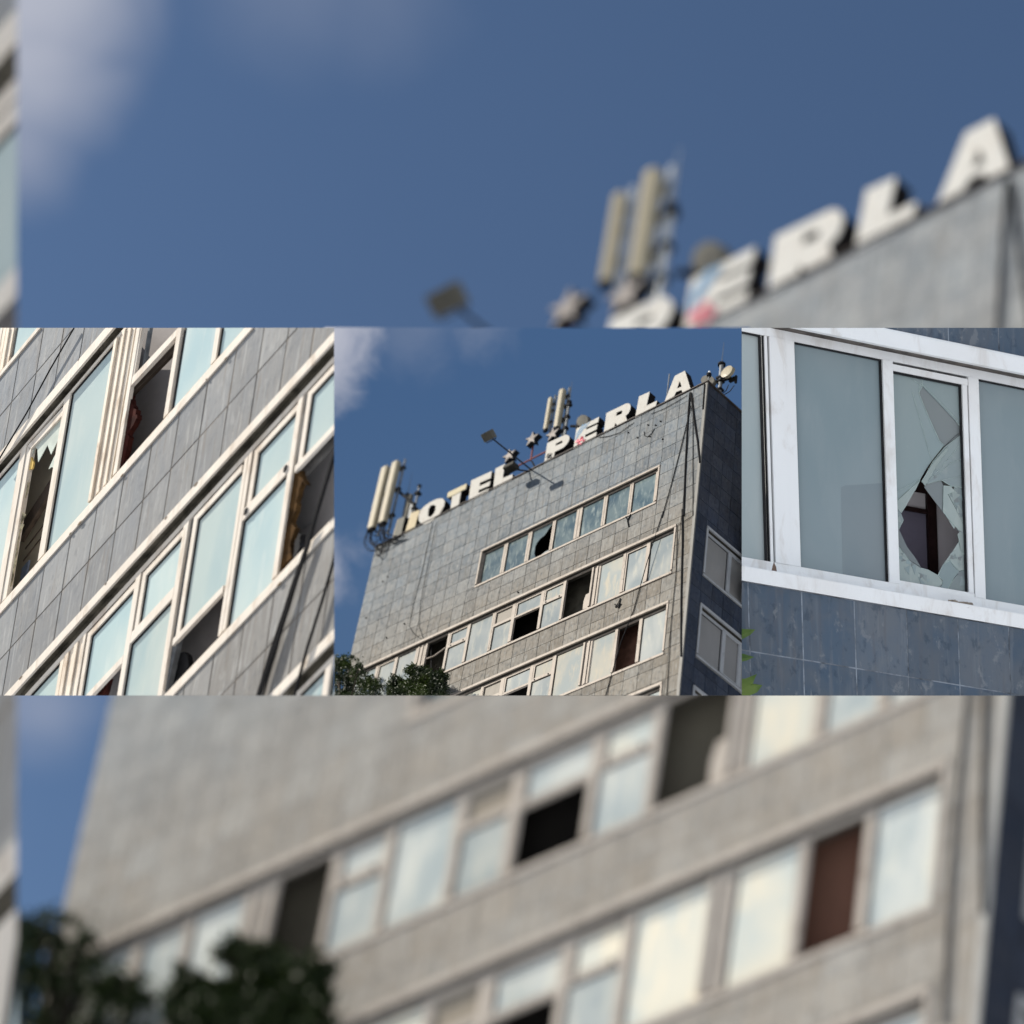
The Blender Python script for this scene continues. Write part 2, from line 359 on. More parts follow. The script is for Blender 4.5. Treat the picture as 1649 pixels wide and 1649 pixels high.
# rooftop outlines on the front plane (u, v[, w])
D={'A':[[(0.2085,0.1635),(0.1463,0.1642),(0.0995,0.0122),(0.1462,0.0086),(0.1561,0.0343),(0.19,0.0381),(0.2,0.0142),(0.2572,0.011)],[(0.1866,0.0598),(0.1726,0.1071),(0.1567,0.0583)]],'E':[[(1.5684,0.1538),(1.421,0.1472),(1.4184,0.0955),(1.4963,0.1008),(1.4959,0.0756),(1.4148,0.0709),(1.4198,0.0395),(1.4945,0.0474),(1.4924,0.0246),(1.4171,0.0178),(1.4167,-0.0053),(1.5592,-0.0022)]],'E2':[[(0.8384,0.1419),(0.6889,0.1446),(0.6922,0.1071),(0.7678,0.112),(0.7678,0.0958),(0.6933,0.0923),(0.6953,0.0592),(0.7693,0.0595),(0.7685,0.0402),(0.692,0.0393),(0.693,-0.0009),(0.839,-0.0019)]],'Hdark':[[(2.1074,0.1442),(2.0516,0.1379),(2.053,-0.0091),(2.117,0.0009)]],'Hlight':[[(2.0092,0.1381),(1.9402,0.1297),(1.953,-0.0029),(2.0236,-0.001)]],'L':[[(1.3951,0.1504),(1.3281,0.1503),(1.326,0.0467),(1.2542,0.0375),(1.254,-0.0028),(1.3834,-0.0025)]],'L2':[[(0.4319,0.1456),(0.3639,0.1407),(0.3741,0.0467),(0.307,0.0455),(0.3145,0.0035),(0.4401,-0.0022)]],'O':[[(1.7925,0.1388),(1.7657,0.1215),(1.7471,0.0908),(1.748,0.0573),(1.7677,0.019),(1.8061,-0.0078),(1.8431,-0.0138),(1.8772,-0.0101),(1.9044,0.0096),(1.9293,0.0435),(1.9398,0.0918),(1.9305,0.1214),(1.9051,0.1407),(1.8651,0.148),(1.8283,0.1477)],[(1.8144,0.0947),(1.8365,0.1149),(1.8586,0.1173),(1.8686,0.0996),(1.8662,0.0625),(1.8555,0.0337),(1.8372,0.0251),(1.8199,0.0359),(1.8098,0.0616)]],'P':[[(1.0344,0.1447),(0.9154,0.1392),(0.8947,0.1271),(0.8804,0.1059),(0.8779,0.0883),(0.8875,0.0632),(0.9113,0.0458),(0.9701,0.0471),(0.9724,-0.0008),(1.0352,0.0003)],[(0.9696,0.1076),(0.9335,0.1076),(0.9245,0.0974),(0.9256,0.087),(0.9727,0.0902)]],'R':[[(0.6413,0.1448),(0.5094,0.1411),(0.4904,0.127),(0.4806,0.1054),(0.4809,0.0815),(0.4892,0.0597),(0.5075,0.0497),(0.492,0.0085),(0.5521,0.005),(0.5709,0.0355),(0.5757,0.0032),(0.6415,-0.0008)],[(0.5711,0.1094),(0.538,0.1063),(0.5316,0.0931),(0.5362,0.0802),(0.5723,0.0835)]],'T':[[(1.7347,0.1481),(1.5972,0.1453),(1.5966,0.1067),(1.6331,0.1064),(1.6304,-0.0019),(1.6896,0.0008),(1.696,0.1019),(1.7316,0.1112)]],'antA':[(2.353,0.1814),(2.3533,0.6513),(2.2989,0.1741),(2.3073,0.6398),(2.2755,0.1698),(2.2794,0.6075)],'antB':[(2.2673,0.1811),(2.2586,0.6419),(2.2189,0.1706),(2.215,0.639),(2.1933,0.1605),(2.1837,0.6074)],'antC':[(1.1406,0.3432),(1.1456,0.5732),(1.1167,0.333),(1.1202,0.5631),(1.1022,0.3325),(1.1067,0.5519)],'antD':[(1.0628,0.3192),(1.0668,0.5896),(1.031,0.2934),(1.0335,0.5769),(1.0097,0.2795),(1.0086,0.554)],'armB':[(2.2497,0.4772,-0.05),(2.0648,0.2713,-0.05)],'armsD':[(1.1068,0.4789,-0.06),(1.0795,0.4806,-0.06),(1.0124,0.4768,-0.06),(0.9926,0.4741,-0.06),(1.0112,0.3871,-0.06),(0.9649,0.3613,-0.06),(0.9762,0.3047,-0.06),(0.9192,0.2815,-0.06)],'blue':[(0.7941,0.1464,0.002),(0.8328,0.0925,0.002),(0.7789,0.1441,0.002),(0.8324,0.0713,0.002),(0.7653,0.1407,0.002),(0.8325,0.0527,0.002),(0.7503,0.1397,0.002),(0.7776,0.1068,0.002)],'box1':[(2.1657,0.3356,-0.08),(2.1572,0.4191,-0.08),(2.1422,0.2418,-0.08),(2.1448,0.4079,-0.08)],'cab1':[(1.8134,-0.0228,0.006),(1.8158,-0.3894,0.006),(1.8297,-0.5692,0.006),(1.8278,-0.7356,0.006),(1.7771,-0.8063,0.006),(1.6897,-0.8904,0.006)],'cab2':[(1.783,-0.0377,0.006),(1.7803,-0.3887,0.006),(1.7767,-0.6095,0.006),(1.7506,-0.7691,0.006),(1.69,-0.8886,0.006)],'cabR1':[(0.0994,-0.019,0.006),(0.0979,-0.1401,0.006),(0.0917,-0.3118,0.006),(0.0828,-0.5215,0.006),(0.0647,-0.8456,0.006)],'cabR1b':[(0.0758,-0.8015,0.006),(0.0556,-1.01,0.006),(0.0425,-1.209,0.006),(0.0284,-1.4025,0.006),(0.0023,-1.6913,0.006)],'cabR2':[(0.0845,-0.1168,0.02),(0.1188,-0.3584,0.02),(0.1514,-0.5612,0.02),(0.1946,-0.7919,0.02)],'cabR2b':[(0.191,-0.7547,0.02),(0.2558,-1.0383,0.02),(0.3052,-1.3041,0.02),(0.358,-1.4607,0.02),(0.414,-1.7508,0.02)],'cabR3_shadow':[(0.093,-0.0227,0.006),(0.0512,-0.2507,0.006),(0.0203,-0.4003,0.006),(-0.0039,-0.5431,0.006)],'cabR4':[(0.0781,-0.0657,0.006),(0.0091,-0.8732,0.006)],'cabR4b':[(0.0961,-0.8916,0.006),(0.0766,-1.1785,0.006),(0.0772,-1.4659,0.006),(0.0612,-1.8781,0.006)],'cabR5':[(0.0117,-0.009,0.006),(0.0099,-0.1046,0.006),(0.0081,-0.1822,0.006)],'cabR6':[(0.6701,-0.0134,0.006),(0.6025,-0.0415,0.006),(0.5294,-0.0554,0.006),(0.4455,-0.032,0.006)],'cabR7':[(0.3365,-0.032,0.006),(0.2585,-0.0411,0.006),(0.175,-0.0364,0.006),(0.1153,-0.0272,0.006)],'cableR5b':[(0.0117,-0.009,0.006),(0.0099,-0.1046,0.006),(0.0081,-0.1822,0.006)],'dishD':[(0.8912,0.3034,-0.1),(0.9313,0.3173,-0.1),(0.8973,0.3485,-0.1)],'dishR1':[(0.1113,0.1832,-0.12),(0.154,0.2081,-0.12),(0.1143,0.2208,-0.12)],'dishR2':[(0.0041,0.1898,-0.15),(0.04,0.1976,-0.15),(0.0033,0.2252,-0.15),(-0.0311,0.1898,-0.15)],'dishR2box':[(0.0114,0.1767,-0.18),(-0.0124,0.2042,-0.18),(-0.0107,0.1339,-0.18)],'dishcab':[(0.0109,0.1255,-0.16),(0.0462,0.0826,-0.16),(-0.0259,0.1005,-0.16),(0.0356,0.0691,-0.16)],'dome':[(0.0204,0.1084,-0.03),(0.0229,0.0394,-0.03)],'ink1':[(1.0232,0.0334,0.002),(1.0134,0.0565,0.002),(1.0122,0.0235,0.002),(0.9975,0.052,0.002),(1.0005,0.0213,0.002),(0.9844,0.041,0.002)],'ink2':[(1.0164,0.0137,0.002),(1.0053,0.0279,0.002),(0.9978,0.0038,0.002),(0.9853,0.0213,0.002),(0.9779,-0.0027,0.002),(0.9723,0.0103,0.002)],'mast':[(0.0539,0.0897,-0.15),(0.0561,0.2868,-0.15),(0.0547,0.2897,-0.15),(0.0531,0.4489,-0.15)],'pink1':[(0.8257,0.0362,0.002),(0.8126,0.0492,0.002),(0.8044,0.0166,0.002),(0.7914,0.0578,0.002),(0.7947,0.0274,0.002),(0.7834,0.0534,0.002),(0.7747,0.0166,0.002),(0.7605,0.0209,0.002)],'pink2':[(0.8106,0.008,0.002),(0.8056,0.0253,0.002),(0.7872,-0.0007,0.002),(0.7721,0.0112,0.002),(0.767,0.0144,0.002)],'pink3':[(0.8274,0.0351,0.002),(0.8071,0.0361,0.002),(0.7819,0.0285,0.002)],'pole2':[(2.0953,0.2955,-0.08),(2.0973,0.4498,-0.08)],'pole3':[(2.1809,0.3045,-0.08),(2.1852,0.4334,-0.08)],'poleB':[(2.2259,0.2046,-0.04),(2.2239,0.6506,-0.04)],'poleC':[(1.1202,0.082,-0.06),(1.1216,0.3431,-0.06)],'poleD':[(0.9945,0.2359,-0.07),(1.0026,0.4946,-0.07)],'postA':[(0.3075,0.2895,-0.06),(0.3081,0.1172,-0.06)],'starC':[(1.3118,0.2066,0),(1.1612,0.2486,0),(1.0111,0.2007,0)],'star_bar':[(1.2741,0.1294,-0.03),(1.073,0.1305,-0.03)],'star_pole1':[(1.3338,0.2027,-0.03),(1.3339,0.1586,-0.03)],'star_pole2':[(1.1761,0.2334,-0.03),(1.1756,0.1189,-0.03)],'star_strut':[(1.1644,0.1086,-0.03),(1.1283,0.0376,-0.03)],'tagmarks':[(0.4211,-0.6744,0.003),(0.4087,-0.7044,0.003),(0.3929,-0.6725,0.003),(0.4082,-0.7086,0.003),(0.396,-0.7502,0.003)],'tagmarks2':[(0.424,-1.2137,0.003),(0.3992,-1.2394,0.003),(0.4178,-1.2348,0.003),(0.3937,-1.194,0.003),(0.3982,-1.2472,0.003),(0.3862,-1.2268,0.003)],'tangle':[(2.3202,0.1526,0.02),(2.3297,0.0907,0.02),(2.2773,0.0184,0.02),(2.2179,-0.0239,0.02),(2.1334,-0.0319,0.02),(2.0443,-0.0423,0.02)],'tangle2':[(2.2893,0.128,0.02),(2.2963,0.0558,0.02),(2.2371,-0.0055,0.02),(2.1777,-0.0292,0.02),(2.1632,-0.0082,0.02),(2.197,0.0925,0.02)],'tangle3':[(2.2239,0.1436,0.02),(2.1906,0.0659,0.02),(2.1421,0.0049,0.02),(2.0935,-0.0371,0.02),(2.0263,-0.0371,0.02)],'tangle4':[(2.2235,-0.0231,0.01),(2.175,-0.0833,0.01),(2.1405,-0.0858,0.01),(2.1405,-0.0349,0.01),(2.1641,0.0137,0.01),(2.1664,0.0852,0.01)],'tangle5':[(2.1807,0.1271,0.02),(2.174,0.0578,0.02),(2.1323,0.0049,0.02),(2.0623,-0.0475,0.02),(1.9953,-0.0475,0.02)],'tangle6':[(2.2639,0.1251,0.02),(2.2397,0.0661,0.02),(2.2444,0.0449,0.02),(2.2051,0.0447,0.02)],'tree1':[(2.2155,-0.8394,0.12),(2.1693,-0.8454,0.12),(2.1056,-0.8632,0.12),(2.0748,-0.907,0.12),(2.0307,-0.9078,0.12),(1.9718,-0.9499,0.12),(1.9622,-0.9888,0.12),(1.971,-1.0111,0.12),(1.9349,-1.0217,0.12),(1.9189,-1.0669,0.12),(1.9437,-1.0826,0.12),(1.8891,-1.1303,0.12),(1.8972,-1.0587,0.12),(1.851,-1.0734,0.12),(1.7921,-1.1231,0.12),(1.7351,-1.1675,0.12),(1.7243,-1.2138,0.12),(1.7339,-1.2517,0.12),(1.7435,-1.2889,0.12)],'tree2':[(1.6737,-1.3129,0.12),(1.6858,-1.221,0.12),(1.6548,-1.196,0.12),(1.6096,-1.1935,0.12),(1.5837,-1.1665,0.12),(1.5317,-1.1754,0.12),(1.504,-1.2201,0.12),(1.4586,-1.2222,0.12),(1.3974,-1.2803,0.12),(1.3521,-1.307,0.12),(1.3183,-1.3005,0.12),(1.3171,-1.3498,0.12),(1.2753,-1.4271,0.12),(1.2939,-1.4636,0.12)],'whip1':[(2.1796,0.4305,-0.08),(2.1871,0.598,-0.08)],'whipD':[(1.0008,0.4957,-0.07),(1.0055,0.6538,-0.07)]}


# ------------------------------------------------------------------ rect bookkeeping
def minus(r, h):
    """rectangle r=(u0,u1,v0,v1) less rectangle h"""
    u0, u1, v0, v1 = r; a, b, c, d = h
    if a >= u1 or b <= u0 or c >= v1 or d <= v0: return [r]
    out = []
    if v1 > d: out.append((u0, u1, d, v1))
    if v0 < c: out.append((u0, u1, v0, c))
    lo, hi = max(v0, c), min(v1, d)
    if u0 < a: out.append((u0, a, lo, hi))
    if u1 > b: out.append((b, u1, lo, hi))
    return out
def field(r, holes):
    rs = [r]
    for h in holes: rs = [q for x in rs for q in minus(x, h)]
    return rs

# ------------------------------------------------------------------ window bands
class Band:
    """one ribbon of windows. v: cap_top, cap_bottom, head, glass_top, glass_bottom, sill_bottom (as sighted on the face)"""
    def __init__(s, F, vv, u0, u1, els, d, bar, mats, cut, parent, side=None, scale=1.0, simple=False, cap_out=.012, room_d=.15, end0=True, end1=True):
        ct, cb, hd, gt, gb, sb = vv
        s.F, s.cut, s.simple = F, cut, simple
        r = lambda u, v: F.rec(u, v, -d)
        # fixed frame of the ribbon: cap, sill, cheeks
        m = MB()
        m.box(F, u0, u1, cb, ct, -.004 * scale, cap_out)
        win = make('window_band', m, mats['frame'], parent, cut)
        if win is None:
            win = make('window_band', MB().box(F, u0, u1, sb, gb + (gb - sb) * .12, -d - .01 * scale, cap_out * .8), mats['frame'], parent, cut)
            if win is None: return
        else:
            sm_ = sb + (gb - sb) * .60
            make('sill', MB().box(F, u0, u1, sb, sm_, -d - .01 * scale, cap_out * .8), mats['frame'], win, cut)
            make('bottom_rail', MB().box(F, u0 + bar * .5, u1 - bar * .5, sm_, gb + (gb - sb) * .10, -d - .01 * scale, -d * .55), mats['frame'], win, cut)
        if end0: make('cheek', MB().box(F, u0, u0 + bar, gb + (gb - sb) * .12, cb, -d, cap_out * .7), mats['frame'], win, cut)
        if end1: make('cheek', MB().box(F, u1 - bar, u1, gb + (gb - sb) * .12, cb, -d, cap_out * .7), mats['frame'], win, cut)
        def edges(lo, hi, v0, v1, seq):  # dark strips on two edges: black pane lines plus painted shading
            o_ = 0; gd_, gw_ = MB(), MB()
            for wd, c_ in seq:
                z0, z1 = (-d - g * 1.0, -d - g + .0025 * scale) if c_ == 'k' else (-d - g * 1.0, -d + .001 * scale)
                t_ = gd_ if c_ == 'k' else gw_
                t_.box(F, hi - o_ - wd, hi - o_, v0, v1 - o_, z0, z1).box(F, lo, hi - o_ - wd, v1 - o_ - wd, v1 - o_, z0, z1)
                o_ += wd
            if gd_.v: make('gasket', gd_, mats['dark'], win, cut)
            if gw_.v: make('sash_frame', gw_, mats['frame'], win, cut)
        s.win = win
        # dark lining behind the cap (soffit); strip below it carries painted recess shade
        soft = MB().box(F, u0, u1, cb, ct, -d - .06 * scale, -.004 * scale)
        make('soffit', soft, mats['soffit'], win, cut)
        top = r(0, hd)[1]; gtt = r(0, gt)[1]; gbb = r(0, gb)[1]
        h = MB().box(F, u0, u1, gtt, top + .3 * (cb - hd) * 0 + (top - gtt) * .0 + .0, -d - .012 * scale, -d)
        h = MB().box(F, u0, u1, gtt, max(top, gtt + .002), -d - .012 * scale, -d)
        make('head_rail', h, mats['frame'], win, cut)
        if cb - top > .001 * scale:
            make('shade_strip', MB().box(F, u0, u1, max(top, gtt + .002), cb, -d - .03 * scale, -d - .016 * scale), mats['soffit'], win, cut)
        g = .010 * scale
        for e in els:
            k, a, b_ = e[0], e[1], e[2]; o = e[3] if len(e) > 3 else {}
            lo, hi = min(a, b_), max(a, b_)
            lo, hi = r(lo, 0)[0], r(hi, 0)[0]
            def pane(v0, v1, mt=None, ww=0.0, name='pane', inner=None):
                fw = 0 if mats.get('seq2') and mats.get('near') else (inner or 0)
                if fw:
                    f = MB()
                    f.box(F, lo, hi, v1 - fw, v1, -d - g * 1.2, -d + .001 * scale); f.box(F, lo, hi, v0, v0 + fw, -d - g * 1.2, -d + .001 * scale)
                    f.box(F, lo, lo + fw * .8, v0 + fw, v1 - fw, -d - g * 1.2, -d + .001 * scale); f.box(F, hi - fw * .8, hi, v0 + fw, v1 - fw, -d - g * 1.2, -d + .001 * scale)
                    make('sash_frame', f, mats['frame'], win, cut)
                if mats.get('seq'): edges(lo, hi, v0, v1, mats['seq2'] if (o.get('sash') or k in ('casement', 'upper')) and name == 'pane' and v1 > gtt - .001 else mats['seq'])
                p = MB().box(F, lo - .004 * scale, hi + .004 * scale, v0 - .002, v1 + .002, -d - g * 2 + ww, -d - g + ww)
                return make(name, p, mt or mats['glass'], win, cut)
            gm = mats.get(o.get('glass', 'glass'), mats['glass'])
            if k == 'pane': pane(gbb, gtt, gm, inner=o.get('inner'))
            elif k == 'mull':
                if simple or not o.get('double'):
                    make('mullion', MB().box(F, lo, hi, gbb, gtt + .0005, -d - .02 * scale, -d + .003 * scale), mats['frame'], win, cut)
                else:
                    w_ = (hi - lo)
                    make('mullion', MB().box(F, lo, lo + w_ * .46, gbb, gtt, -d - .02 * scale, -d + .003 * scale).box(F, lo + w_ * .54, hi, gbb, gtt, -d - .02 * scale, -d + .003 * scale).box(F, lo + w_ * .46, lo + w_ * .54, gbb, gtt, -d - .02 * scale, -d - .004 * scale), mats['frame'], win, cut)
            elif k == 'pillar':
                m = MB(); n = o.get('n', 4); w_ = (hi - lo) / n
                prof = o.get('prof') or [(.0, 1)] * n
                m.box(F, lo, hi, gbb, gtt, -d - .03 * scale, -d - .012 * scale)
                for i in range(n):
                    z = .004 * scale * (1 if i % 2 else -1) + (.006 * scale if i == n - 1 else 0)
                    m.box(F, lo + w_ * (i + .08), lo + w_ * (i + .86), gbb, gtt, -d - .012 * scale, -d + z)
                make('pillar', m, mats.get('pillar', mats['frame']), win, cut)
            else:
                rv = o.get('rail', (0, 0)); rt, rb = r(0, rv[0])[1], r(0, rv[1])[1]
                if k in ('casement', 'beige', 'upper'):
                    fw = o.get('fw', bar * .55)
                    pane(rt, gtt, mats['beige'] if k == 'beige' else gm, inner=fw, ww=-.004 * scale if k == 'beige' else 0, name='panel' if k == 'beige' else 'pane')
                    make('transom', MB().box(F, lo, hi, rb, rt, -d - .018 * scale, -d + .003 * scale), mats['frame'], win, cut)
                    if o.get('pegs'):
                        for t_ in o['pegs']:
                            uu = lo + (hi - lo) * t_
                            make('latch', MB().box(F, uu - bar * .28, uu + bar * .28, rb + (rt - rb) * .3, rb + (rt - rb) * .72, -d + .003 * scale, -d + .010 * scale), mats['dark'], win, cut)
                    if k in ('casement', 'beige'): pane(gbb, rb, mats.get(o.get('low', 'glass'), gm))
                if k in ('void', 'upper') and not simple or k in ('void', 'upper'):
                    v1 = gtt if k == 'void' else rb
                    rm = MB()
                    e_ = .002 * scale; D = room_d; RU, RV = (D + .02) * abs(F.sh[0]) * 1.12 + .01, (D + .02) * abs(F.sh[1]) * 1.12 + .01
                    U0, U1, V0, V1 = lo - .04 * scale * 0, hi, gbb, v1
                    z0, z1 = -d - .02 * scale - D, -d - .02 * scale
                    rm.box(F, U0 - .06 * scale, U1 + RU, V0 - .04 * scale, V1 + RV, z0 - e_, z0)
                    make('room_wall', rm, mats.get(o.get('room', 'room'), mats['room']), win, cut)
                    rm = MB().box(F, U0 - .06 * scale, U0 - .06 * scale + e_, V0 - .04 * scale, V1 + RV, z0, z1).box(F, U1 + RU - e_, U1 + RU, V0 - .04 * scale, V1 + RV, z0, z1)
                    rm.box(F, U0 - .06 * scale + e_, U1 + RU - e_, V0 - .04 * scale, V0 - .04 * scale + e_, z0, z1).box(F, U0 - .06 * scale + e_, U1 + RU - e_, V1 + RV - e_, V1 + RV, z0, z1)
                    make('room_lining', rm, mats.get(o.get('room', 'room'), mats['room']), win, cut)
# ------------------------------------------------------------------ ground and sky
def ground():
    me = bpy.data.meshes.new('ground'); me.from_pydata([(-900, -900, 0), (900, -900, 0), (900, 900, 0), (-900, 900, 0)], [], [(0, 1, 2, 3)])
    m, t, b = bsdf('paved_ground')
    g = t.node('ShaderNodeNewGeometry').outputs['Position']
    t.l.new(t.mix(t.noise(g, .15, 5), (.50, .53, .57), (.60, .62, .65)), b.inputs['Base Color']); b.inputs['Roughness'].default_value = .9  # paving colour raised so the unseen ground bounces more light
    me.materials.append(m)
    o = bpy.data.objects.new('ground', me); col.objects.link(o); o['kind'] = 'structure'
ground()
def sky_sheet():
    """curved backdrop of sky that closes the middle bay behind the hotel"""
    m = bpy.data.materials.new('sky_backdrop'); m.use_nodes = True; t = NT(m.node_tree)
    for n in list(t.n): 
        if n.type == 'BSDF_PRINCIPLED': t.n.remove(n)
    e = t.node('ShaderNodeEmission')
    tc = t.node('ShaderNodeTexCoord').outputs['Object']
    A = lambda px, py: (px, py)
    # object space is laid out in metres along the sheet
    sp = t.node('ShaderNodeSeparateXYZ'); t.l.new(tc, sp.inputs[0])
    base = t.mix(t.ramp(sp.outputs[1], -1.1, 1.1), (.0745, .142, .272), (.0585, .1215, .252))
    n = t.noise(tc, (3.2, 3.2, 3.2), 6, .62, .5); n2 = t.noise(tc, (9, 9, 9), 5, .6, .3)
    mask = None
    for (x, y, r0, r1, w) in ((-1.34, 1.10, .14, .54, .92), (-1.27, .84, .04, .34, .78), (-.72, 1.14, .0, .46, .16), (-.36, 1.12, .0, .33, .17), (-1.30, -.36, .02, .30, .58), (-1.10, -.24, .0, .16, .18)):
        d = t.vmath('DISTANCE', tc, (x, y, 0))
        d = t.math('ADD', d, t.math('ADD', t.math('MULTIPLY', t.math('SUBTRACT', n, .5), .40), t.math('MULTIPLY', t.math('SUBTRACT', n2, .5), .12)))
        k = t.ramp(d, r1, r0, 0, w); mask = k if mask is None else t.math('MAXIMUM', mask, k)
    c = t.mix(mask, base, t.mix(n2, (.42, .45, .53), (.60, .60, .68)))
    t.l.new(c, e.inputs[0]); e.inputs[1].default_value = 1 / (2 ** sc.view_settings.exposure)
    t.l.new(e.outputs[0], t.n['Material Output'].inputs[0])
    z = 12.4; me = bpy.data.meshes.new('sky'); N = 12
    c0 = ray(866, 824) * z
    vs, fs = [], []
    for side in (0, 1):
        for j in range(N + 1):
            for i in range(N + 1):
                p = ray(524 + (1206 - 524) * i / N, 528 + (1114 - 528) * j / N) * z
                q = p - c0; q.z = side * .05 - 0.10 * ((i / N - .5) ** 2) * 2
                vs.append(q)
    for j in range(N):
        for i in range(N):
            a = j * (N + 1) + i; fs.append((a, a + 1, a + N + 2, a + N + 1)); b_ = a + (N + 1) ** 2; fs.append((b_, b_ + N + 1, b_ + N + 2, b_ + 1))
    me.from_pydata(vs, [], fs); me.materials.append(m)
    o = bpy.data.objects.new('sky', me); col.objects.link(o)
    R = Matrix.Identity(4)
    X, Y, Z = W(Vector((1, 0, 0))) - CAM, W(Vector((0, 1, 0))) - CAM, W(Vector((0, 0, 1))) - CAM
    P = W(c0)
    o.matrix_world = Matrix(((X.x, Y.x, Z.x, P.x), (X.y, Y.y, Z.y, P.y), (X.z, Y.z, Z.z, P.z), (0, 0, 0, 1)))
    o['kind'] = 'structure'
sky_sheet()

# ------------------------------------------------------------------ leaves
def crown(F, outline, w, n_cl, rnd, leaf, mat, parent, cut, spread=.045):
    us = [p[0] for p in outline]; vs = [p[1] for p in outline]
    def inside(u, v):
        c = False; j = len(outline) - 1
        for i in range(len(outline)):
            a, b = outline[i], outline[j]
            if (a[1] > v) != (b[1] > v) and u < (b[0] - a[0]) * (v - a[1]) / (b[1] - a[1]) + a[0]: c = not c
            j = i
        return c
    m = MB(); k = 0; g = 0
    while k < n_cl and g < n_cl * 30:
        g += 1
        u, v = rnd.uniform(min(us), max(us)), rnd.uniform(min(vs), max(vs))
        if not inside(u, v): continue
        ww = w + rnd.uniform(-.028, .020)
        if mnoise.noise(Vector((u * 17, v * 17, ww * 6))) > .20: continue
        k += 1
        for q in range(rnd.randint(7, 12)):
            uu, vv, wq = u + rnd.gauss(0, .0075), v + rnd.gauss(0, .0075), ww + rnd.gauss(0, .008)
            c = F.P(uu, vv, wq)
            sca = F.du.length
            a = Vector((rnd.gauss(0, 1), rnd.gauss(0, 1), rnd.gauss(0, 1))).normalized() * leaf * sca * rnd.uniform(.7, 1.3)
            b = a.cross(Vector((rnd.gauss(0, 1), rnd.gauss(0, 1), rnd.gauss(0, 1)))).normalized() * leaf * sca * .42
            a2, b2 = a, b
            n_ = a.cross(b).normalized() * leaf * sca * .12
            m.add([c - a2, c - b2 + n_, c + a2, c + b2 + n_], [(0, 1, 2), (0, 2, 3)])
    return make('crown', m, mat, parent, cut)

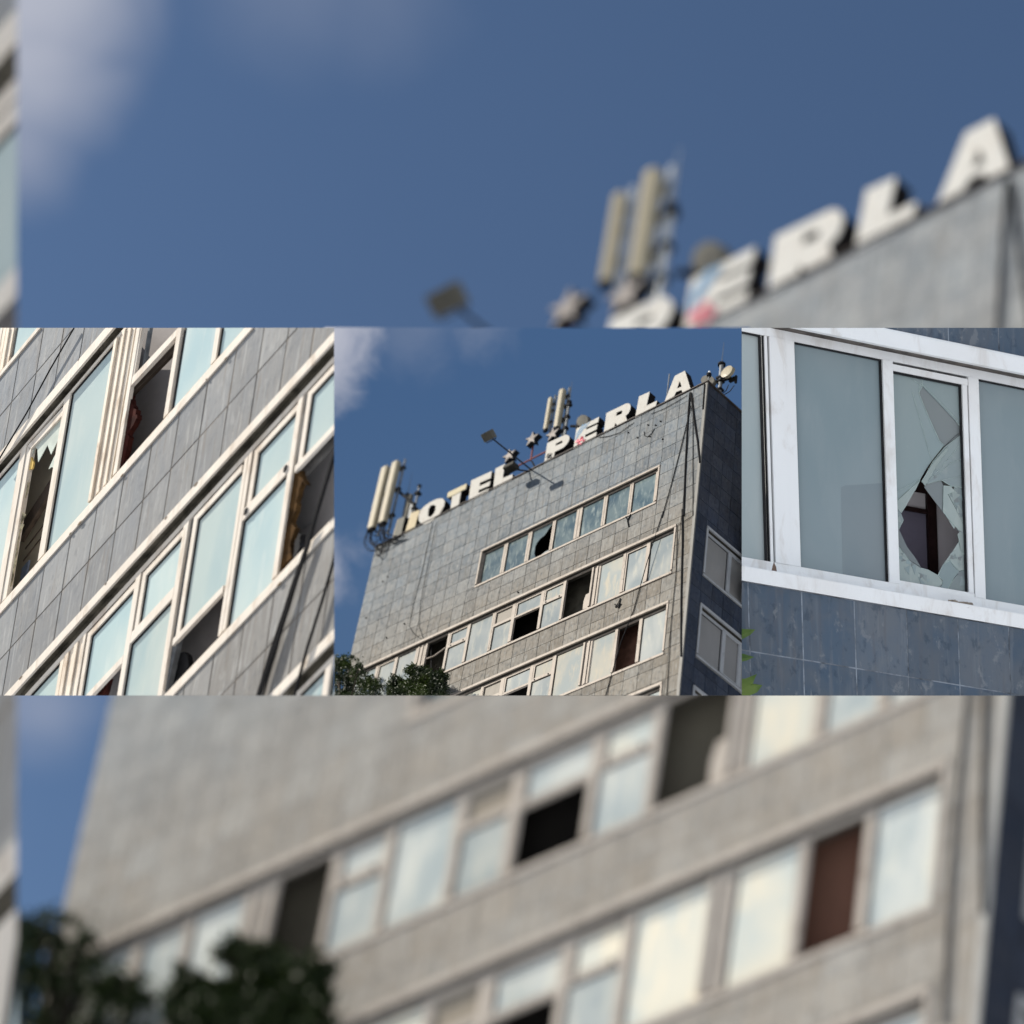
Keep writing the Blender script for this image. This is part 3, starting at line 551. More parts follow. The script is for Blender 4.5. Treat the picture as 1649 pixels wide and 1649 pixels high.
# ------------------------------------------------------------------ the hotel
PU, PV, OV = .0803, .0857, -.065
WB = {  # cap_top, cap_bottom, head, glass_top, glass_bottom, sill_bottom
    1: (-.427, -.438, -.452, -.461, -.657, -.676),
    2: (-.876, -.891, -.908, -.916, -1.153, -1.173),
    3: (-1.333, -1.347, -1.365, -1.373, -1.618, -1.638),
    4: (-1.790, -1.804, -1.822, -1.830, -2.08, -2.10)}
def hotel(site):
    far = site == 'far'
    k, S = (KB, SB) if far else (1, 1)
    F = Fr(**{**fC, 'sh': (-1.05, -1.25)}, k=k, S=S); G = Fr(**{**fS, 'sh': (-1.1, -1.26)}, k=k, S=S)
    cut = 'far' if far else 'mid'
    g = 3.1 if far else 1.0  # far materials get lighter colours, making up for the weaker sun there
    sfx = '_far' if far else ''
    rnd = random.Random(7)
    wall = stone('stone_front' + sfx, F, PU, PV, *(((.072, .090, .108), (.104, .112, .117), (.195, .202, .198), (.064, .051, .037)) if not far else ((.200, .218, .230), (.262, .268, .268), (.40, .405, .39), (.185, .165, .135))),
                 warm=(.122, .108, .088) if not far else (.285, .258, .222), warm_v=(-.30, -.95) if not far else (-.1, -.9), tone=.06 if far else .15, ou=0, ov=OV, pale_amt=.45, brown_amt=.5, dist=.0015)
    wall2 = stone('stone_flank' + sfx, G, .074, PV, (.019, .026, .042), (.028, .032, .043), (.055, .062, .078), (.018, .017, .020), ov=OV, pale_amt=.3, dist=.0015)  # darker copy of the front stone, flank shade put into the colour
    mort = plain('mortar_front' + sfx, (.052, .043, .034) if not far else (.24, .235, .225), sc_=30)
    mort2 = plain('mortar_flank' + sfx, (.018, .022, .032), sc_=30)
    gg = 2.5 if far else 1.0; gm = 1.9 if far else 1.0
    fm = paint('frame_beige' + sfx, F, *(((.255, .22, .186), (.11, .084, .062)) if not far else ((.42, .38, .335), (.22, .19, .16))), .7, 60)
    fm2 = paint('frame_flank' + sfx, G, (.27, .275, .28), (.14, .14, .14), .4, 60)
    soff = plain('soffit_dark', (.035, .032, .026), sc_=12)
    dark = plain('black_rubber', (.012, .012, .013), .45)
    gd = glass('glass_smeared' + sfx, F, mul((.040, .066, .080), gm), mul((.095, .125, .128), gm), mul((.175, .205, .195), gm), (9, 8, 1), .10, .95)
    gp = glass('glass_pale' + sfx, F, mul((.172, .198, .202), gm), mul((.26, .272, .258), gm), mul((.33, .325, .28), gm), (6, 4.5, 1), .10, .75)
    gw = glass('glass_cream' + sfx, F, mul((.235, .262, .255), gm), mul((.32, .31, .262), gm), mul((.40, .35, .26), gm), (6, 4.5, 1), .10, .75)
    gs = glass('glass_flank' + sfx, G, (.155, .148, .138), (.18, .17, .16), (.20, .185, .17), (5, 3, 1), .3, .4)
    beige = paint('panel_beige' + sfx, F, mul((.135, .12, .098), gm), mul((.095, .085, .067), gm), .4, 40)
    room = plain('room_plaster', (.115, .105, .082), .8); roomb = plain('room_brown', (.175, .092, .066), .8); roomk = plain('room_unlit', (.010, .009, .008), .8)  # the black one holds the darkness of unlit rooms in its colour
    mats = dict(frame=fm, soffit=soff, glass=gp, smeared=gd, cream=gw, beige=beige, room=room, brown=roomb, black=roomk, dark=dark, seq=[(.0034, 'k')], seq2=[(.003, 'k'), (.006, 'w'), (.003, 'k')])
    if far: lab = 'huge blurred grey stone hotel tower filling the background above and below the sharp strip'
    else: lab = 'grey stone clad hotel tower with long window ribbons and rooftop letters, sharp in the middle'
    H = thing('hotel_tower', F.P(1.1, -2.0, -.3), lab, 'hotel')
    VB = -2.15
    holes = [(.243, 1.391, WB[1][5], WB[1][0]), (.104, 2.215, WB[2][5], WB[2][0]), (.104, 2.215, WB[3][5], WB[3][0]), (.094, 2.215, WB[4][5], WB[4][0])]
    sholes = [(.083, .75, WB[i][5] - .001, WB[i][0] + .001) for i in (2, 3, 4)]
    # backing wall (mortar shows in the joints)
    b = MB()
    for (u0, u1, v0, v1) in field((.004, 2.252, VB, -.002), holes): b.box(F, u0, u1, v0, v1, -.045, -.0016)
    make('wall', b, mort, H, cut)
    b = MB()
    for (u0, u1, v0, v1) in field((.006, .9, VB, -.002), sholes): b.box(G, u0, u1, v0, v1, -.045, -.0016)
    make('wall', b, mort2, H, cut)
    # shell of the building behind the facades
    b = MB().box(F, 2.21, 2.252, VB, -.004, -.62, -.046).box(F, .0, 2.252, VB, -.004, -.66, -.62).box(F, .05, 2.21, -.05, -.03, -.62, -.046)
    make('shell', b, plain('render_grey', (.2, .2, .19)), H, cut)
    make('corner_trim', MB().box(F, -.004, .0115, VB, .0, -.006, .0015), paint('trim_grey' + sfx, F, mul((.12, .118, .11), g), mul((.07, .062, .055), g), .5, 50), H, cut)
    # coping
    b = MB().box(F, -.01, 2.258, .0015, .007, -.05, .007).box(G, .051, .9, .0015, .008, -.05, .008)
    make('coping', b, plain('coping_dark', (.05, .042, .038)), H, cut)
    # stone tiles
    cells = []
    gap = .0006 if far else .0010
    for r in range(-1, 26):
        v1 = OV - PV * r; v0 = v1 - PV
        v1 = min(v1, 0.0)
        if v0 >= -.001: continue
        for c in range(28):
            u0 = PU * c + (.0115 if c == 0 else 0); u1 = PU * (c + 1) if c < 27 else 2.252
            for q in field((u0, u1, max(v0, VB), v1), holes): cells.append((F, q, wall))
        for c in range(11):
            u0 = .004 + .074 * c - .0; u1 = u0 + .074
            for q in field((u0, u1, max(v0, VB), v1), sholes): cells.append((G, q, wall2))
    todo = []
    for (Fx, q, mt) in cells:
        u0, u1, v0, v1 = q
        if u1 - u0 < .008 or v1 - v0 < .008: continue
        c = Fx.P((u0 + u1) / 2, (v0 + v1) / 2)
        px, py = CPX + FPX * c.x / c.z, CPX - FPX * c.y / c.z
        todo.append(((u1 - u0) * (v1 - v0) / c.z ** 2 * (1 if Fx is F else .5), Fx, q, mt, px, py))
    todo.sort(key=lambda t: -t[0])
    cache = {}; n = 0; rest = {}
    pl = CUT[cut]
    for (a, Fx, (u0, u1, v0, v1), mt, px, py) in todo:
        if far:
            if not (-60 < px < 1710 and -60 < py < 1710) or 590 < py < 1058: continue
        else:
            if not (520 < px < 1215 and 520 < py < 1140): continue
        jit = rnd.uniform(-.0004, .0005)
        w1 = jit
        corners = [Fx.P(u, v) for u in (u0, u1) for v in (v0, v1)]
        crossing = any(max(nn.dot(p) for p in corners) > -.02 for nn in pl)
        if far or n >= 300:
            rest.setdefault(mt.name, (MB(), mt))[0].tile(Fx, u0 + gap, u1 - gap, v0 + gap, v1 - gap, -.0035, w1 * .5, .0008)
            continue
        if crossing:
            o = make('tile', MB().tile(Fx, u0 + gap, u1 - gap, v0 + gap, v1 - gap, -.0045, w1, .0005), mt, H, cut)
            if o: n += 1
            continue
        key = (Fx is F, round(u1 - u0, 4), round(v1 - v0, 4))
        c = Fx.P((u0 + u1) / 2, (v0 + v1) / 2, jit)
        if key not in cache:
            hu, hv = (u1 - u0) / 2 - gap, (v1 - v0) / 2 - gap
            o0 = make('tile', MB().tile(Fx, (u0 + u1) / 2 - hu, (u0 + u1) / 2 + hu, (v0 + v1) / 2 - hv, (v0 + v1) / 2 + hv, -.0045 + jit, jit, .0005), mt, H, 'none')
            cache[key] = (o0, c, o0.location.copy())
        else:
            o0, c0, l0 = cache[key]
            o = o0.copy(); col.objects.link(o); o.location = l0 + (W(c) - W(c0))
        n += 1
    for nm in rest: make('tile_field', rest[nm][0], rest[nm][1], H, cut, kind='stuff')
    # ribbons
    d, bar = .012, .0095
    B = lambda i, u0, u1, els, **kw: Band(F, WB[i], u0, u1, els, d, bar, mats, cut, H, simple=far, cap_out=.005, room_d=.10, scale=.5, **kw)
    M = lambda a, b, **o: ('mull', a, b, o); Pn = lambda a, b, gl='glass', **o: ('pane', a, b, dict(glass=gl, **o))
    B(1, .243, 1.391, [M(1.379, 1.362), Pn(1.362, 1.228, 'smeared'), M(1.228, 1.202, double=1), Pn(1.202, 1.067, 'smeared'), M(1.067, 1.041, double=1), ('broken', 1.041, .907), M(.907, .887, double=1),
                      Pn(.887, .752, 'smeared'), M(.752, .716, double=1), Pn(.716, .581, 'smeared'), M(.581, .557, double=1), Pn(.557, .419, 'smeared'), M(.419, .398, double=1), Pn(.398, .262, 'smeared'), M(.262, .249)])
    B(2, .104, 2.215, [Pn(2.2, 2.023), M(2.023, 2.005), Pn(2.005, 1.889, sash=1), M(1.889, 1.868), Pn(1.868, 1.742), ('pillar', 1.742, 1.677, dict(n=5)), M(1.672, 1.662), ('void', 1.662, 1.521, dict(room='room')), M(1.521, 1.506),
                      ('casement', 1.506, 1.387, dict(rail=(-.996, -1.013), pegs=(.15, .85))), M(1.387, 1.370), Pn(1.370, 1.223), M(1.223, 1.205, double=1),
                      ('beige', 1.205, 1.091, dict(rail=(-.998, -1.010))), M(1.091, 1.071), ('upper', 1.071, .907, dict(rail=(-1.006, -1.014), room='black')), M(.907, .890),
                      ('casement', .890, .770, dict(rail=(-.994, -1.008), pegs=(.15, .85), glass='cream')), M(.770, .755), ('void', .755, .595, dict(room='room')), ('pillar', .595, .545, dict(n=4)),
                      Pn(.545, .408, 'cream'), M(.408, .391), Pn(.391, .270, sash=1), M(.270, .249), Pn(.249, .119)])
    B(3, .104, 2.215, [Pn(2.2, 2.02), M(2.02, 2.0), Pn(2.0, 1.72, 'cream'), ('pillar', 1.72, 1.66, dict(n=5)), ('void', 1.65, 1.52, dict(room='room')), M(1.52, 1.50), Pn(1.50, 1.38, 'cream'), M(1.38, 1.365), Pn(1.365, 1.217, 'cream'), M(1.217, 1.203),
                      ('beige', 1.203, 1.087, dict(rail=(-1.458, -1.470))), M(1.087, 1.066), ('upper', 1.066, .905, dict(rail=(-1.473, -1.480), room='black')), M(.905, .887),
                      ('casement', .887, .768, dict(rail=(-1.462, -1.474), pegs=(.15, .85), glass='cream')), M(.768, .750), Pn(.750, .587, 'cream'), ('pillar', .587, .536, dict(n=4)),
                      Pn(.534, .402, 'cream'), M(.402, .386), ('void', .386, .264, dict(room='brown')), M(.264, .246), Pn(.246, .116, 'glass')])
    B(4, .094, 2.215, [Pn(2.2, 1.40, 'cream'), M(1.40, 1.38), Pn(1.38, 1.1), M(1.1, 1.08), ('void', 1.08, .9, dict(room='black')), M(.9, .88), Pn(.88, .56, 'cream'), M(.56, .54), Pn(.54, .26), M(.26, .24), Pn(.24, .11)])
    # shattered pane of the top ribbon
    rr = lambda pts: [F.rec(u, v, -d) for u, v in pts]
    win = [o for o in H.children if o.name.startswith('window_band')]
    if not far and win:
        w1 = win[0]
        z0, z1 = -d - .010, -d - .006
        make('broken_pane', MB().prism(F, rr([(1.041, -.461), (.912, -.461), (.958, -.521), (.987, -.533), (1.005, -.552), (1.013, -.57), (1.012, -.62), (1.000, -.651), (1.000, -.657), (1.041, -.657)]), z0, z1), gd, w1, cut)
        make('shard', MB().prism(F, rr([(.968, -.657), (.960, -.650), (.935, -.642), (.912, -.643), (.907, -.657)]), z0, z1), gp, w1, cut)
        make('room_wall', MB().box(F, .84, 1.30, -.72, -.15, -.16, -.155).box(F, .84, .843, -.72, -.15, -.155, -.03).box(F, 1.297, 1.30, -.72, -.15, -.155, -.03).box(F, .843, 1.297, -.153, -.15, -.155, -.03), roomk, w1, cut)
        w2 = win[1]
        make('debris', MB().prism(F, rr([(.593, -1.06), (.622, -1.062), (.631, -1.10), (.630, -1.150), (.584, -1.153)]), -d - .012, -d - .004), fm, w2, cut)
        make('hanging_rail', MB().tube([F.P(*F.rec(1.658, -1.02, -.02), -.02), F.P(*F.rec(1.60, -1.025, -.015), -.015), F.P(*F.rec(1.525, -1.002, -.02), -.02)], .004), fm, w2, cut)
        make('hanging_wire', MB().tube([F.P(*F.rec(1.64, -.93, -.03), -.03), F.P(*F.rec(1.622, -1.02, -.03), -.03), F.P(*F.rec(1.60, -1.12, -.03), -.03)], .0025, 5), dark, w2, cut)
    if far and len(win) > 1:
        make('debris', MB().prism(F, rr([(.593, -1.06), (.622, -1.062), (.631, -1.10), (.630, -1.150), (.584, -1.153)]), -d - .012, -d - .004), fm, win[1] if len(win) > 1 else win[0], cut)
    # flank windows
    mats2 = dict(mats, frame=fm2, glass=gs, pillar=fm2)
    SV = {2: (-.873, -.887, -.906, -.922, -1.154, -1.171), 3: (-1.332, -1.346, -1.366, -1.382, -1.615, -1.632), 4: (-1.790, -1.804, -1.824, -1.84, -2.08, -2.1)}
    for i in (2, 3, 4):
        Band(G, SV[i], .083, .75, [('pane', .094, .235, {}), ('mull', .238, .256, {}), ('pane', .256, .352, {'inner': .006}), ('mull', .352, .372, {}), ('pane', .372, .5, {})], d, .010, mats2, cut, H, simple=far, cap_out=.005, scale=.5)
    # ------------- cables on the face
    blk = plain('cable_black', (.008, .008, .009), .8, spec=.1)
    if not far:
        cabs = [('cab1', .0014), ('cab2', .0012), ('cabR1', .0045), ('cabR1b', .0042), ('cabR2', .0013), ('cabR3_shadow', .0045), ('cabR4', .0013), ('cabR4b', .002), ('cabR5', .003), ('cabR6', .0018), ('cabR7', .0025)]
        P = lambda key: [F.P(q[0], q[1], .0035) for q in D[key]]
        def cable(nm, keys, r, lab):
            pts = []
            for kk in keys: pts += P(kk)
            o = make('cable', MB().tube(pts, r, 6), blk, None, cut); tag(o, lab, 'cable', 'cables hanging on the hotel front')
        cable('c', ['cab1'], .0014, 'thin black cable bowing down the blank wall below the letter O, left one')
        cable('c', ['cab2'], .0011, 'thin black cable down the blank wall below the letter O, right one of the pair')
        cable('c', ['cabR1', 'cabR1b'], .0042, 'thick black cable falling straight from the letter A down the right edge of the wall')
        cable('c', ['cabR2', 'cabR2b'], .0021, 'thin cable slanting from the letter A down across three window ribbons')
        cable('c', ['cabR3_shadow'], .0048, 'short dark cable shadow leaning from the letter A to the tower corner')  # dark tube modelled in place of a cable's cast shadow
        cable('c', ['cabR4', 'cabR4b'], .0016, 'thin cable running down between the window ribbons and the tower corner')
        cable('c', ['cabR5'], .0036, 'short black lead hanging from the roof corner beside the coping')
        cable('c', ['cabR6'], .0016, 'slack cable looping below the letters E and R')
        cable('c', ['cabR7'], .0015, 'dark cable lying along the coping under the letters L and A')
        for key, dx in (('tagmarks', 0), ('tagmarks2', 0)):
            o = make('graffiti_mark', MB().tube([F.P(*q) for q in D[key]], .0032, 5), blk, H, cut)
        # small dark stains / fixings
        for (u, v) in ((.245, -.255), (.33, -.19), (.41, -.155), (.475, -.085), (2.12, -.30), (2.09, -.28), (.35, -.10), (.30, -.13), (.27, -.12), (1.99, -.74), (1.87, -.70), (1.07, -.85), (2.19, -.52)):
            make('wall_fixing', MB().tube([F.P(u, v, 0), F.P(u, v, .006)], .0042, 6), blk, H, cut)
        b = MB().tube([F.P(.37, -.135, .002), F.P(.365, -.165, .002), F.P(.345, -.185, .002), F.P(.32, -.175, .002), F.P(.305, -.15, .002)], .0018, 5)
        make('wire_stub', b, blk, H, cut)

    if far:
        for keys, rad, lab in ((('cabR1', 'cabR1b'), .055, 'blurred thick black cable down the wall under the letter A'), (('cabR3_shadow',), .05, 'short blurred cable shadow leaning from the letter A towards the corner'), (('cabR4b',), .035, 'blurred thin cable between the ribbons and the tower corner')):  # the short leaning tube is a modelled cable shadow
            pts = [F.P(q[0], q[1], .0035) for kk in keys for q in D[kk]]
            tag(make('cable', MB().tube(pts, rad, 6), blk, None, cut), lab, 'cable', 'cables on the background tower')
    # ------------- rooftop letters
    fl, fd = letter_face('letter_face' + sfx, F, mul((.325, .315, .29), 1.75 if far else 1)), plain('letter_return', (.010, .009, .009), .9, spec=.05)
    fy = paint('letter_panel_yellow' + sfx, F, mul((.27, .22, .125), gg), mul((.17, .14, .08), gg), .4, 30)
    fo = paint('letter_panel_olive' + sfx, F, (.026, .026, .016), (.05, .047, .032), .5, 20)
    bright = paint('letter_glare' + sfx, F, mul((.36, .32, .22), gg), mul((.38, .34, .25), gg), .1, 10, rough=.2)
    wd, tk = (-.040, .004)
    GN = 'letters of the rooftop hotel sign' if not far else 'blurred giant letters of the background sign'
    def ring_prism(poly, hole, w0, w1, inner=None):
        """letter with a counter: outer wall, hole wall, faces bridged"""
        m = MB(); n, h = len(poly), len(hole)
        bm = bmesh.new()
        A = [bm.verts.new((u, v, 0)) for u, v in poly]; Bv = [bm.verts.new((u, v, 0)) for u, v in hole]
        ea = [bm.edges.new((A[i], A[(i + 1) % n])) for i in range(n)]; eb = [bm.edges.new((Bv[i], Bv[(i + 1) % h])) for i in range(h)]
        r = bmesh.ops.triangle_fill(bm, use_beauty=True, use_dissolve=False, edges=ea + eb)
        bm.verts.index_update(); tr = [tuple(v.index for v in f.verts) for f in bm.faces]; uv = [(v.co.x, v.co.y) for v in bm.verts]; bm.free()
        N_ = len(uv)
        vs = [F.P(u, v, w0) for u, v in uv] + [F.P(u, v, w1) for u, v in uv]
        fs = [t_ for t_ in tr] + [tuple(i + N_ for i in t_) for t_ in tr]
        fs += [(i, (i + 1) % n, N_ + (i + 1) % n, N_ + i) for i in range(n)] + [(n + i, n + (i + 1) % h, N_ + n + (i + 1) % h, N_ + n + i) for i in range(h)]
        return m.add(vs, fs)
    def letter(key, word, ch, extra=''):
        pl_ = D[key]
        where = {'T': 'third letter of the left word', 'E': 'fourth letter of the left word', 'L': 'last letter of the left word', 'O': 'round second letter of the left word',
                 'P': 'first of the right word, inky foot', 'E2': 'second of the right word, blue stripes, pink scribble', 'R': 'middle letter of the right word', 'L2': 'fourth letter of the right word', 'A': 'last letter of the right word, nearest the corner'}[key]
        lab = ('large blurred white letter %s, %s' if far else 'white block letter %s on the parapet, %s') % (ch, where)
        T = thing('sign_letter', F.P(pl_[0][0][0], 0, -.02), lab, 'sign letter', GN)
        if len(pl_) > 1:
            make('letter_face', ring_prism(pl_[0], pl_[1], .001, tk), fl, T, cut)
            make('letter_return', ring_prism(pl_[0], pl_[1], wd, .0), fd, T, cut)
        else:
            make('letter_face', MB().prism(F, pl_[0], .001, tk), fl, T, cut)
            make('letter_return', MB().prism(F, pl_[0], wd, .0), fd, T, cut)
        return T
    for key, wo, ch in (('O', 0, 'O'), ('T', 0, 'T'), ('E', 0, 'E'), ('L', 0, 'L'), ('P', 1, 'P'), ('E2', 1, 'E'), ('R', 1, 'R'), ('L2', 1, 'L'), ('A', 1, 'A')):
        T = letter(key, wo, ch)
        if key == 'T': make('glare_panel', MB().prism(F, [(1.7347, .1481), (1.5972, .1453), (1.5966, .1067), (1.633, .1064), (1.696, .1039), (1.7316, .1112)], tk, tk + .003), bright, T, cut)  # pale panel paints the sun glare on the T
        if key == 'E2':
            q = [F.P(a[0], a[1], tk + .001) for a in D['blue']]
            make('blue_stripes', MB().tube(q[0:2], .0014, 4).tube(q[2:4], .0014, 4).tube(q[4:6], .0014, 4).tube(q[6:8], .001, 4) if not far else MB().tube(q[0:2], .022, 4).tube(q[2:4], .022, 4).tube(q[4:6], .022, 4), plain('stripe_blue', (.10, .30, .52), .4), T, cut)
            m_ = MB()
            for kk in ('pink1', 'pink2', 'pink3'): m_.tube([F.P(a[0], a[1], tk + .0015) for a in D[kk]], (.0036 if not far else .05), 4)
            make('pink_scribble', m_, plain('scribble_pink', (.75, .22, .26), .5), T, cut)
        if key == 'P':
            m_ = MB()
            for kk in ('ink1', 'ink2'): m_.tube([F.P(a[0], a[1], tk + .001) for a in D[kk]], (.0022 if not far else .03), 4)
            make('ink_scribble', m_, plain('scribble_ink', (.02, .02, .03), .5), T, cut)
        drop_empty(T)
    if not far:
        T = thing('sign_letter', F.P(2.07, 0, -.02), 'broken first letter H, dark olive left leg and yellow right leg beside the mast antennas', 'sign letter', GN)
        hd_, hl = D['Hdark'][0], D['Hlight'][0]
        make('letter_leg', MB().prism(F, hd_, .001, tk), fo, T, cut); make('letter_return', MB().prism(F, hd_, wd, .0), fd, T, cut)
        make('letter_leg', MB().prism(F, hl, .001, tk), fy, T, cut); make('letter_return', MB().prism(F, hl, wd, .0), fd, T, cut)
        make('letter_edge', MB().prism(F, [(hd_[0][0] + .001, hd_[0][1]), (hd_[0][0] + .0055, hd_[0][1] - .004), (hd_[3][0] + .0055, hd_[3][1]), (hd_[3][0] + .0005, hd_[3][1])], -.002, .003), fy, T, cut)
        make('cross_bar', MB().box(F, hl[0][0] + .004, hd_[1][0] - .002, .055, .085, wd, -.01), fd, T, cut)
    # ------------- stars
    grey = plain('star_grey' + sfx, mul((.25, .225, .205), 1.3 if far else 1), .8); greyd = plain('star_return', (.012, .013, .016), .9, spec=.05)
    red = plain('red_steel', (.16, .045, .035), .6)
    for i, (u, v, _) in enumerate(D['starC']):
        nm = ('left star behind the crossing floodlight pole', 'middle star high on a red post against the sky', 'right star above the letter P')[i]
        T = thing('roof_star', F.P(u, v - .08, -.02), ('blurred ' if far else '') + 'grey five pointed ' + nm, 'star', 'grey stars over the hotel sign' + (' in the background' if far else ''))
        pts = []
        for q in range(10):
            a = math.radians(90 + 36 * q + (6, -4, 3)[i]); r = .0475 if q % 2 == 0 else .0175
            pts.append((u - math.cos(a) * r, v + math.sin(a) * r * 1.02))
        make('star_face', MB().prism(F, pts, -.001, .003), grey, T, cut)
        make('star_return', MB().prism(F, pts, -.030, -.0015), greyd, T, cut)
        if i < 2:
            p = [F.P(*a) for a in D['star_pole%d' % (i + 1)]]
            make('star_post', MB().tube([p[0], p[1]], .0045 * k * S if not far else .04, 6), red, T, cut)
        drop_empty(T)
    if not far:
        o = make('support_bar', MB().tube([F.P(1.30, .1294, -.03), F.P(1.073, .1305, -.03)], .0042, 6), red, None, cut); tag(o, 'long thin red steel bar between the two words of the roof sign', 'bar')
        o = make('support_strut', MB().tube([F.P(*a) for a in D['star_strut']], .0045, 6), blk, None, cut); tag(o, 'short black strut from the red bar down to the coping', 'strut')
    # ------------- floodlights
    lk1 = plain('lamp_body' + sfx, (.095, .09, .075), .6); lk2 = plain('lamp_body_dark' + sfx, (.028, .027, .022), .7); pk = plain('pole_black', (.016, .015, .015), .5)  # second body colour is a darker copy with the short lamp's shade
    lg = plain('lamp_glass', (.20, .22, .16), .15)
    sz = 1.0
    def flood(u, v, w, base, lab, lit):
        lk = lk1 if lit else lk2
        T = thing('floodlight', F.P(*base), lab, 'floodlight', 'floodlights on poles over the parapet' + (' in the background' if far else ''))
        rr_ = .0040 if not far else .055
        make('pole', MB().tube([F.P(*base), F.P(u, v, w)], rr_, 7), pk, T, cut)
        C0 = F.P(u + .006, v + .004, w + .01)
        # housing: tilted box with cooling fins
        X = F.du; a_ = math.radians(38 if lit else 8); Y = F.dv * math.sin(a_) + F.dw * math.cos(a_); Z = F.dv * math.cos(a_) - F.dw * math.sin(a_)
        def ob(x0, x1, y0, y1, z0, z1):
            return [C0 + X * x + Y * y + Z * z for z in (z0, z1) for y in (y0, y1) for x in (x0, x1)]
        Q = [(0, 2, 3, 1), (4, 5, 7, 6), (0, 1, 5, 4), (2, 6, 7, 3), (0, 4, 6, 2), (1, 3, 7, 5)]
        b_ = MB().add(ob(-.033, .035, -.014, .030, -.013, .010), Q)
        make('housing', b_, lk, T, cut)
        for q in range(7): make('fin', MB().add(ob(-.031 + q * .0098, -.0275 + q * .0098, -.012, .028, -.020, -.0128), Q), lk, T, cut)
        make('lens', MB().add(ob(-.030, .032, -.012, .028, .0102, .0122), Q), lg, T, cut)
        make('yoke', MB().tube([C0 + X * -.029 + Y * .012, C0 + X * -.03 - Z * .0 - Y * .02, C0 + X * .033 - Y * .02, C0 + X * .032 + Y * .012], rr_ * .55, 6), pk, T, cut)
        drop_empty(T)
    flood(1.1244, -.002, .285, (1.1244, .002, .0), ('blurred dark floodlight at the end of a long pole against the sky' if far else 'floodlight on the long black pole crossing in front of the left star'), 1)
    flood(1.158, -.040, .080, (1.1413, .002, .0), ('blurred short floodlight' if far else 'floodlight on a short arm just right of the left word, over its shadow'), 0)
    # ------------- antennas
    ab = paint('antenna_beige' + sfx, F, mul((.27, .24, .175), 1.3 if far else 1), mul((.19, .17, .125), 1.3 if far else 1), .3, 14, rough=.4)
    ad = plain('antenna_side' + sfx, mul((.085, .082, .072), 1.3 if far else 1), .8)
    st_ = plain('galvanised' + sfx, mul((.13, .138, .145), gg), .5, .2)
    rs = (1.0 if not far else 13.9)
    def panel(u, v0, v1, w, wd_, dp, lab):
        T = thing('panel_antenna', F.P(u, v0, w), lab, 'antenna', 'tall panel antennas on the roof' + (' in the background' if far else ''))
        m_ = MB(); n = 10
        prof = [(-.5, -.5), (-.5, .30), (-.36, .5), (.36, .5), (.5, .30), (.5, -.5)]
        lo = [F.P(u + a * wd_, v0, w + b_ * dp) for a, b_ in prof]; hi = [F.P(u + a * wd_, v1, w + b_ * dp) for a, b_ in prof]
        tp = [F.P(u + a * wd_ * .8, v1 + .008, w + b_ * dp * .8) for a, b_ in prof]
        N_ = len(prof)
        m_.add(lo + hi + tp, [(i, (i + 1) % N_, N_ + (i + 1) % N_, N_ + i) for i in range(N_)] + [(N_ + i, N_ + (i + 1) % N_, 2 * N_ + (i + 1) % N_, 2 * N_ + i) for i in range(N_)] + [tuple(range(2 * N_, 3 * N_))])
        make('radome', m_, ab, T, cut)
        make('end_cap', MB().add([F.P(u + a * wd_ * .92, v0 - .016, w + b_ * dp * .92) for a, b_ in prof] + lo, [tuple(range(N_))] + [(i, (i + 1) % N_, N_ + (i + 1) % N_, N_ + i) for i in range(N_)]), blk, T, cut)
        make('back_pole', MB().tube([F.P(u - wd_ * .75, v0 - .05, w - dp * .9), F.P(u - wd_ * .75, v1 + .03, w - dp * .9)], .0062 * rs, 8), st_, T, cut)
        b_ = MB()
        for vv in (v0 + .05, (v0 + v1) / 2 + .02, v1 - .045): make('bracket', MB().box(F, u - wd_ * 1.0, u - wd_ * .2, vv, vv + .016, w - dp * 1.2, w - dp * .45), blk, T, cut)
        drop_empty(T)
    if not far:
        panel(2.326, .181, .645, .0, .052, .028, 'tall beige panel antenna at the left roof corner, outer one of the pair')
        panel(2.240, .181, .640, .0, .050, .030, 'tall beige panel antenna at the left roof corner, inner one beside the letter H')
    panel(1.126, .338, .568, -.05, .024, .018, 'blurred slim grey panel antenna left of the broad one' if far else 'short slim panel antenna above the letter P, left one of two')
    panel(1.044, .305, .583, -.05, .033, .026, 'blurred broad beige panel antenna standing against the sky' if far else 'broad beige panel antenna above the letter P, right one of two')
    def mast(pts, r, lab, whip=None, nm='mast', flange=True):
        T = thing(nm, F.P(*pts[0]), lab, 'mast')
        make('pole', MB().tube([F.P(*p) for p in pts], r * rs, 9), st_, T, cut)
        if flange: make('flange', MB().tube([F.P(pts[-1][0], pts[-1][1] - .004, pts[-1][2]), F.P(pts[-1][0], pts[-1][1] + .006, pts[-1][2])], r * 1.9 * rs, 9), blk, T, cut)
        if whip: make('whip', MB().tube([F.P(*p) for p in whip], .0022 * rs, 5, .0008 * rs), st_, T, cut)
        return T
    t1 = mast([(.990, .0, -.07), (1.0026, .49, -.07)], .0072, 'blurred grey pole beside the broad antenna' if far else 'grey pole with a lightning whip right of the broad antenna', [(1.0026, .49, -.07), (1.0055, .654, -.07)])
    b_ = MB()
    for vv in (.29, .375, .465): make('clamp', MB().tube([F.P(1.0, vv, -.068), F.P(1.035, vv + .003, -.062)], .0045 * rs, 6).box(F, .987, 1.013, vv - .008, vv + .010, -.08, -.058), blk, t1, cut)
    drop_empty(t1)
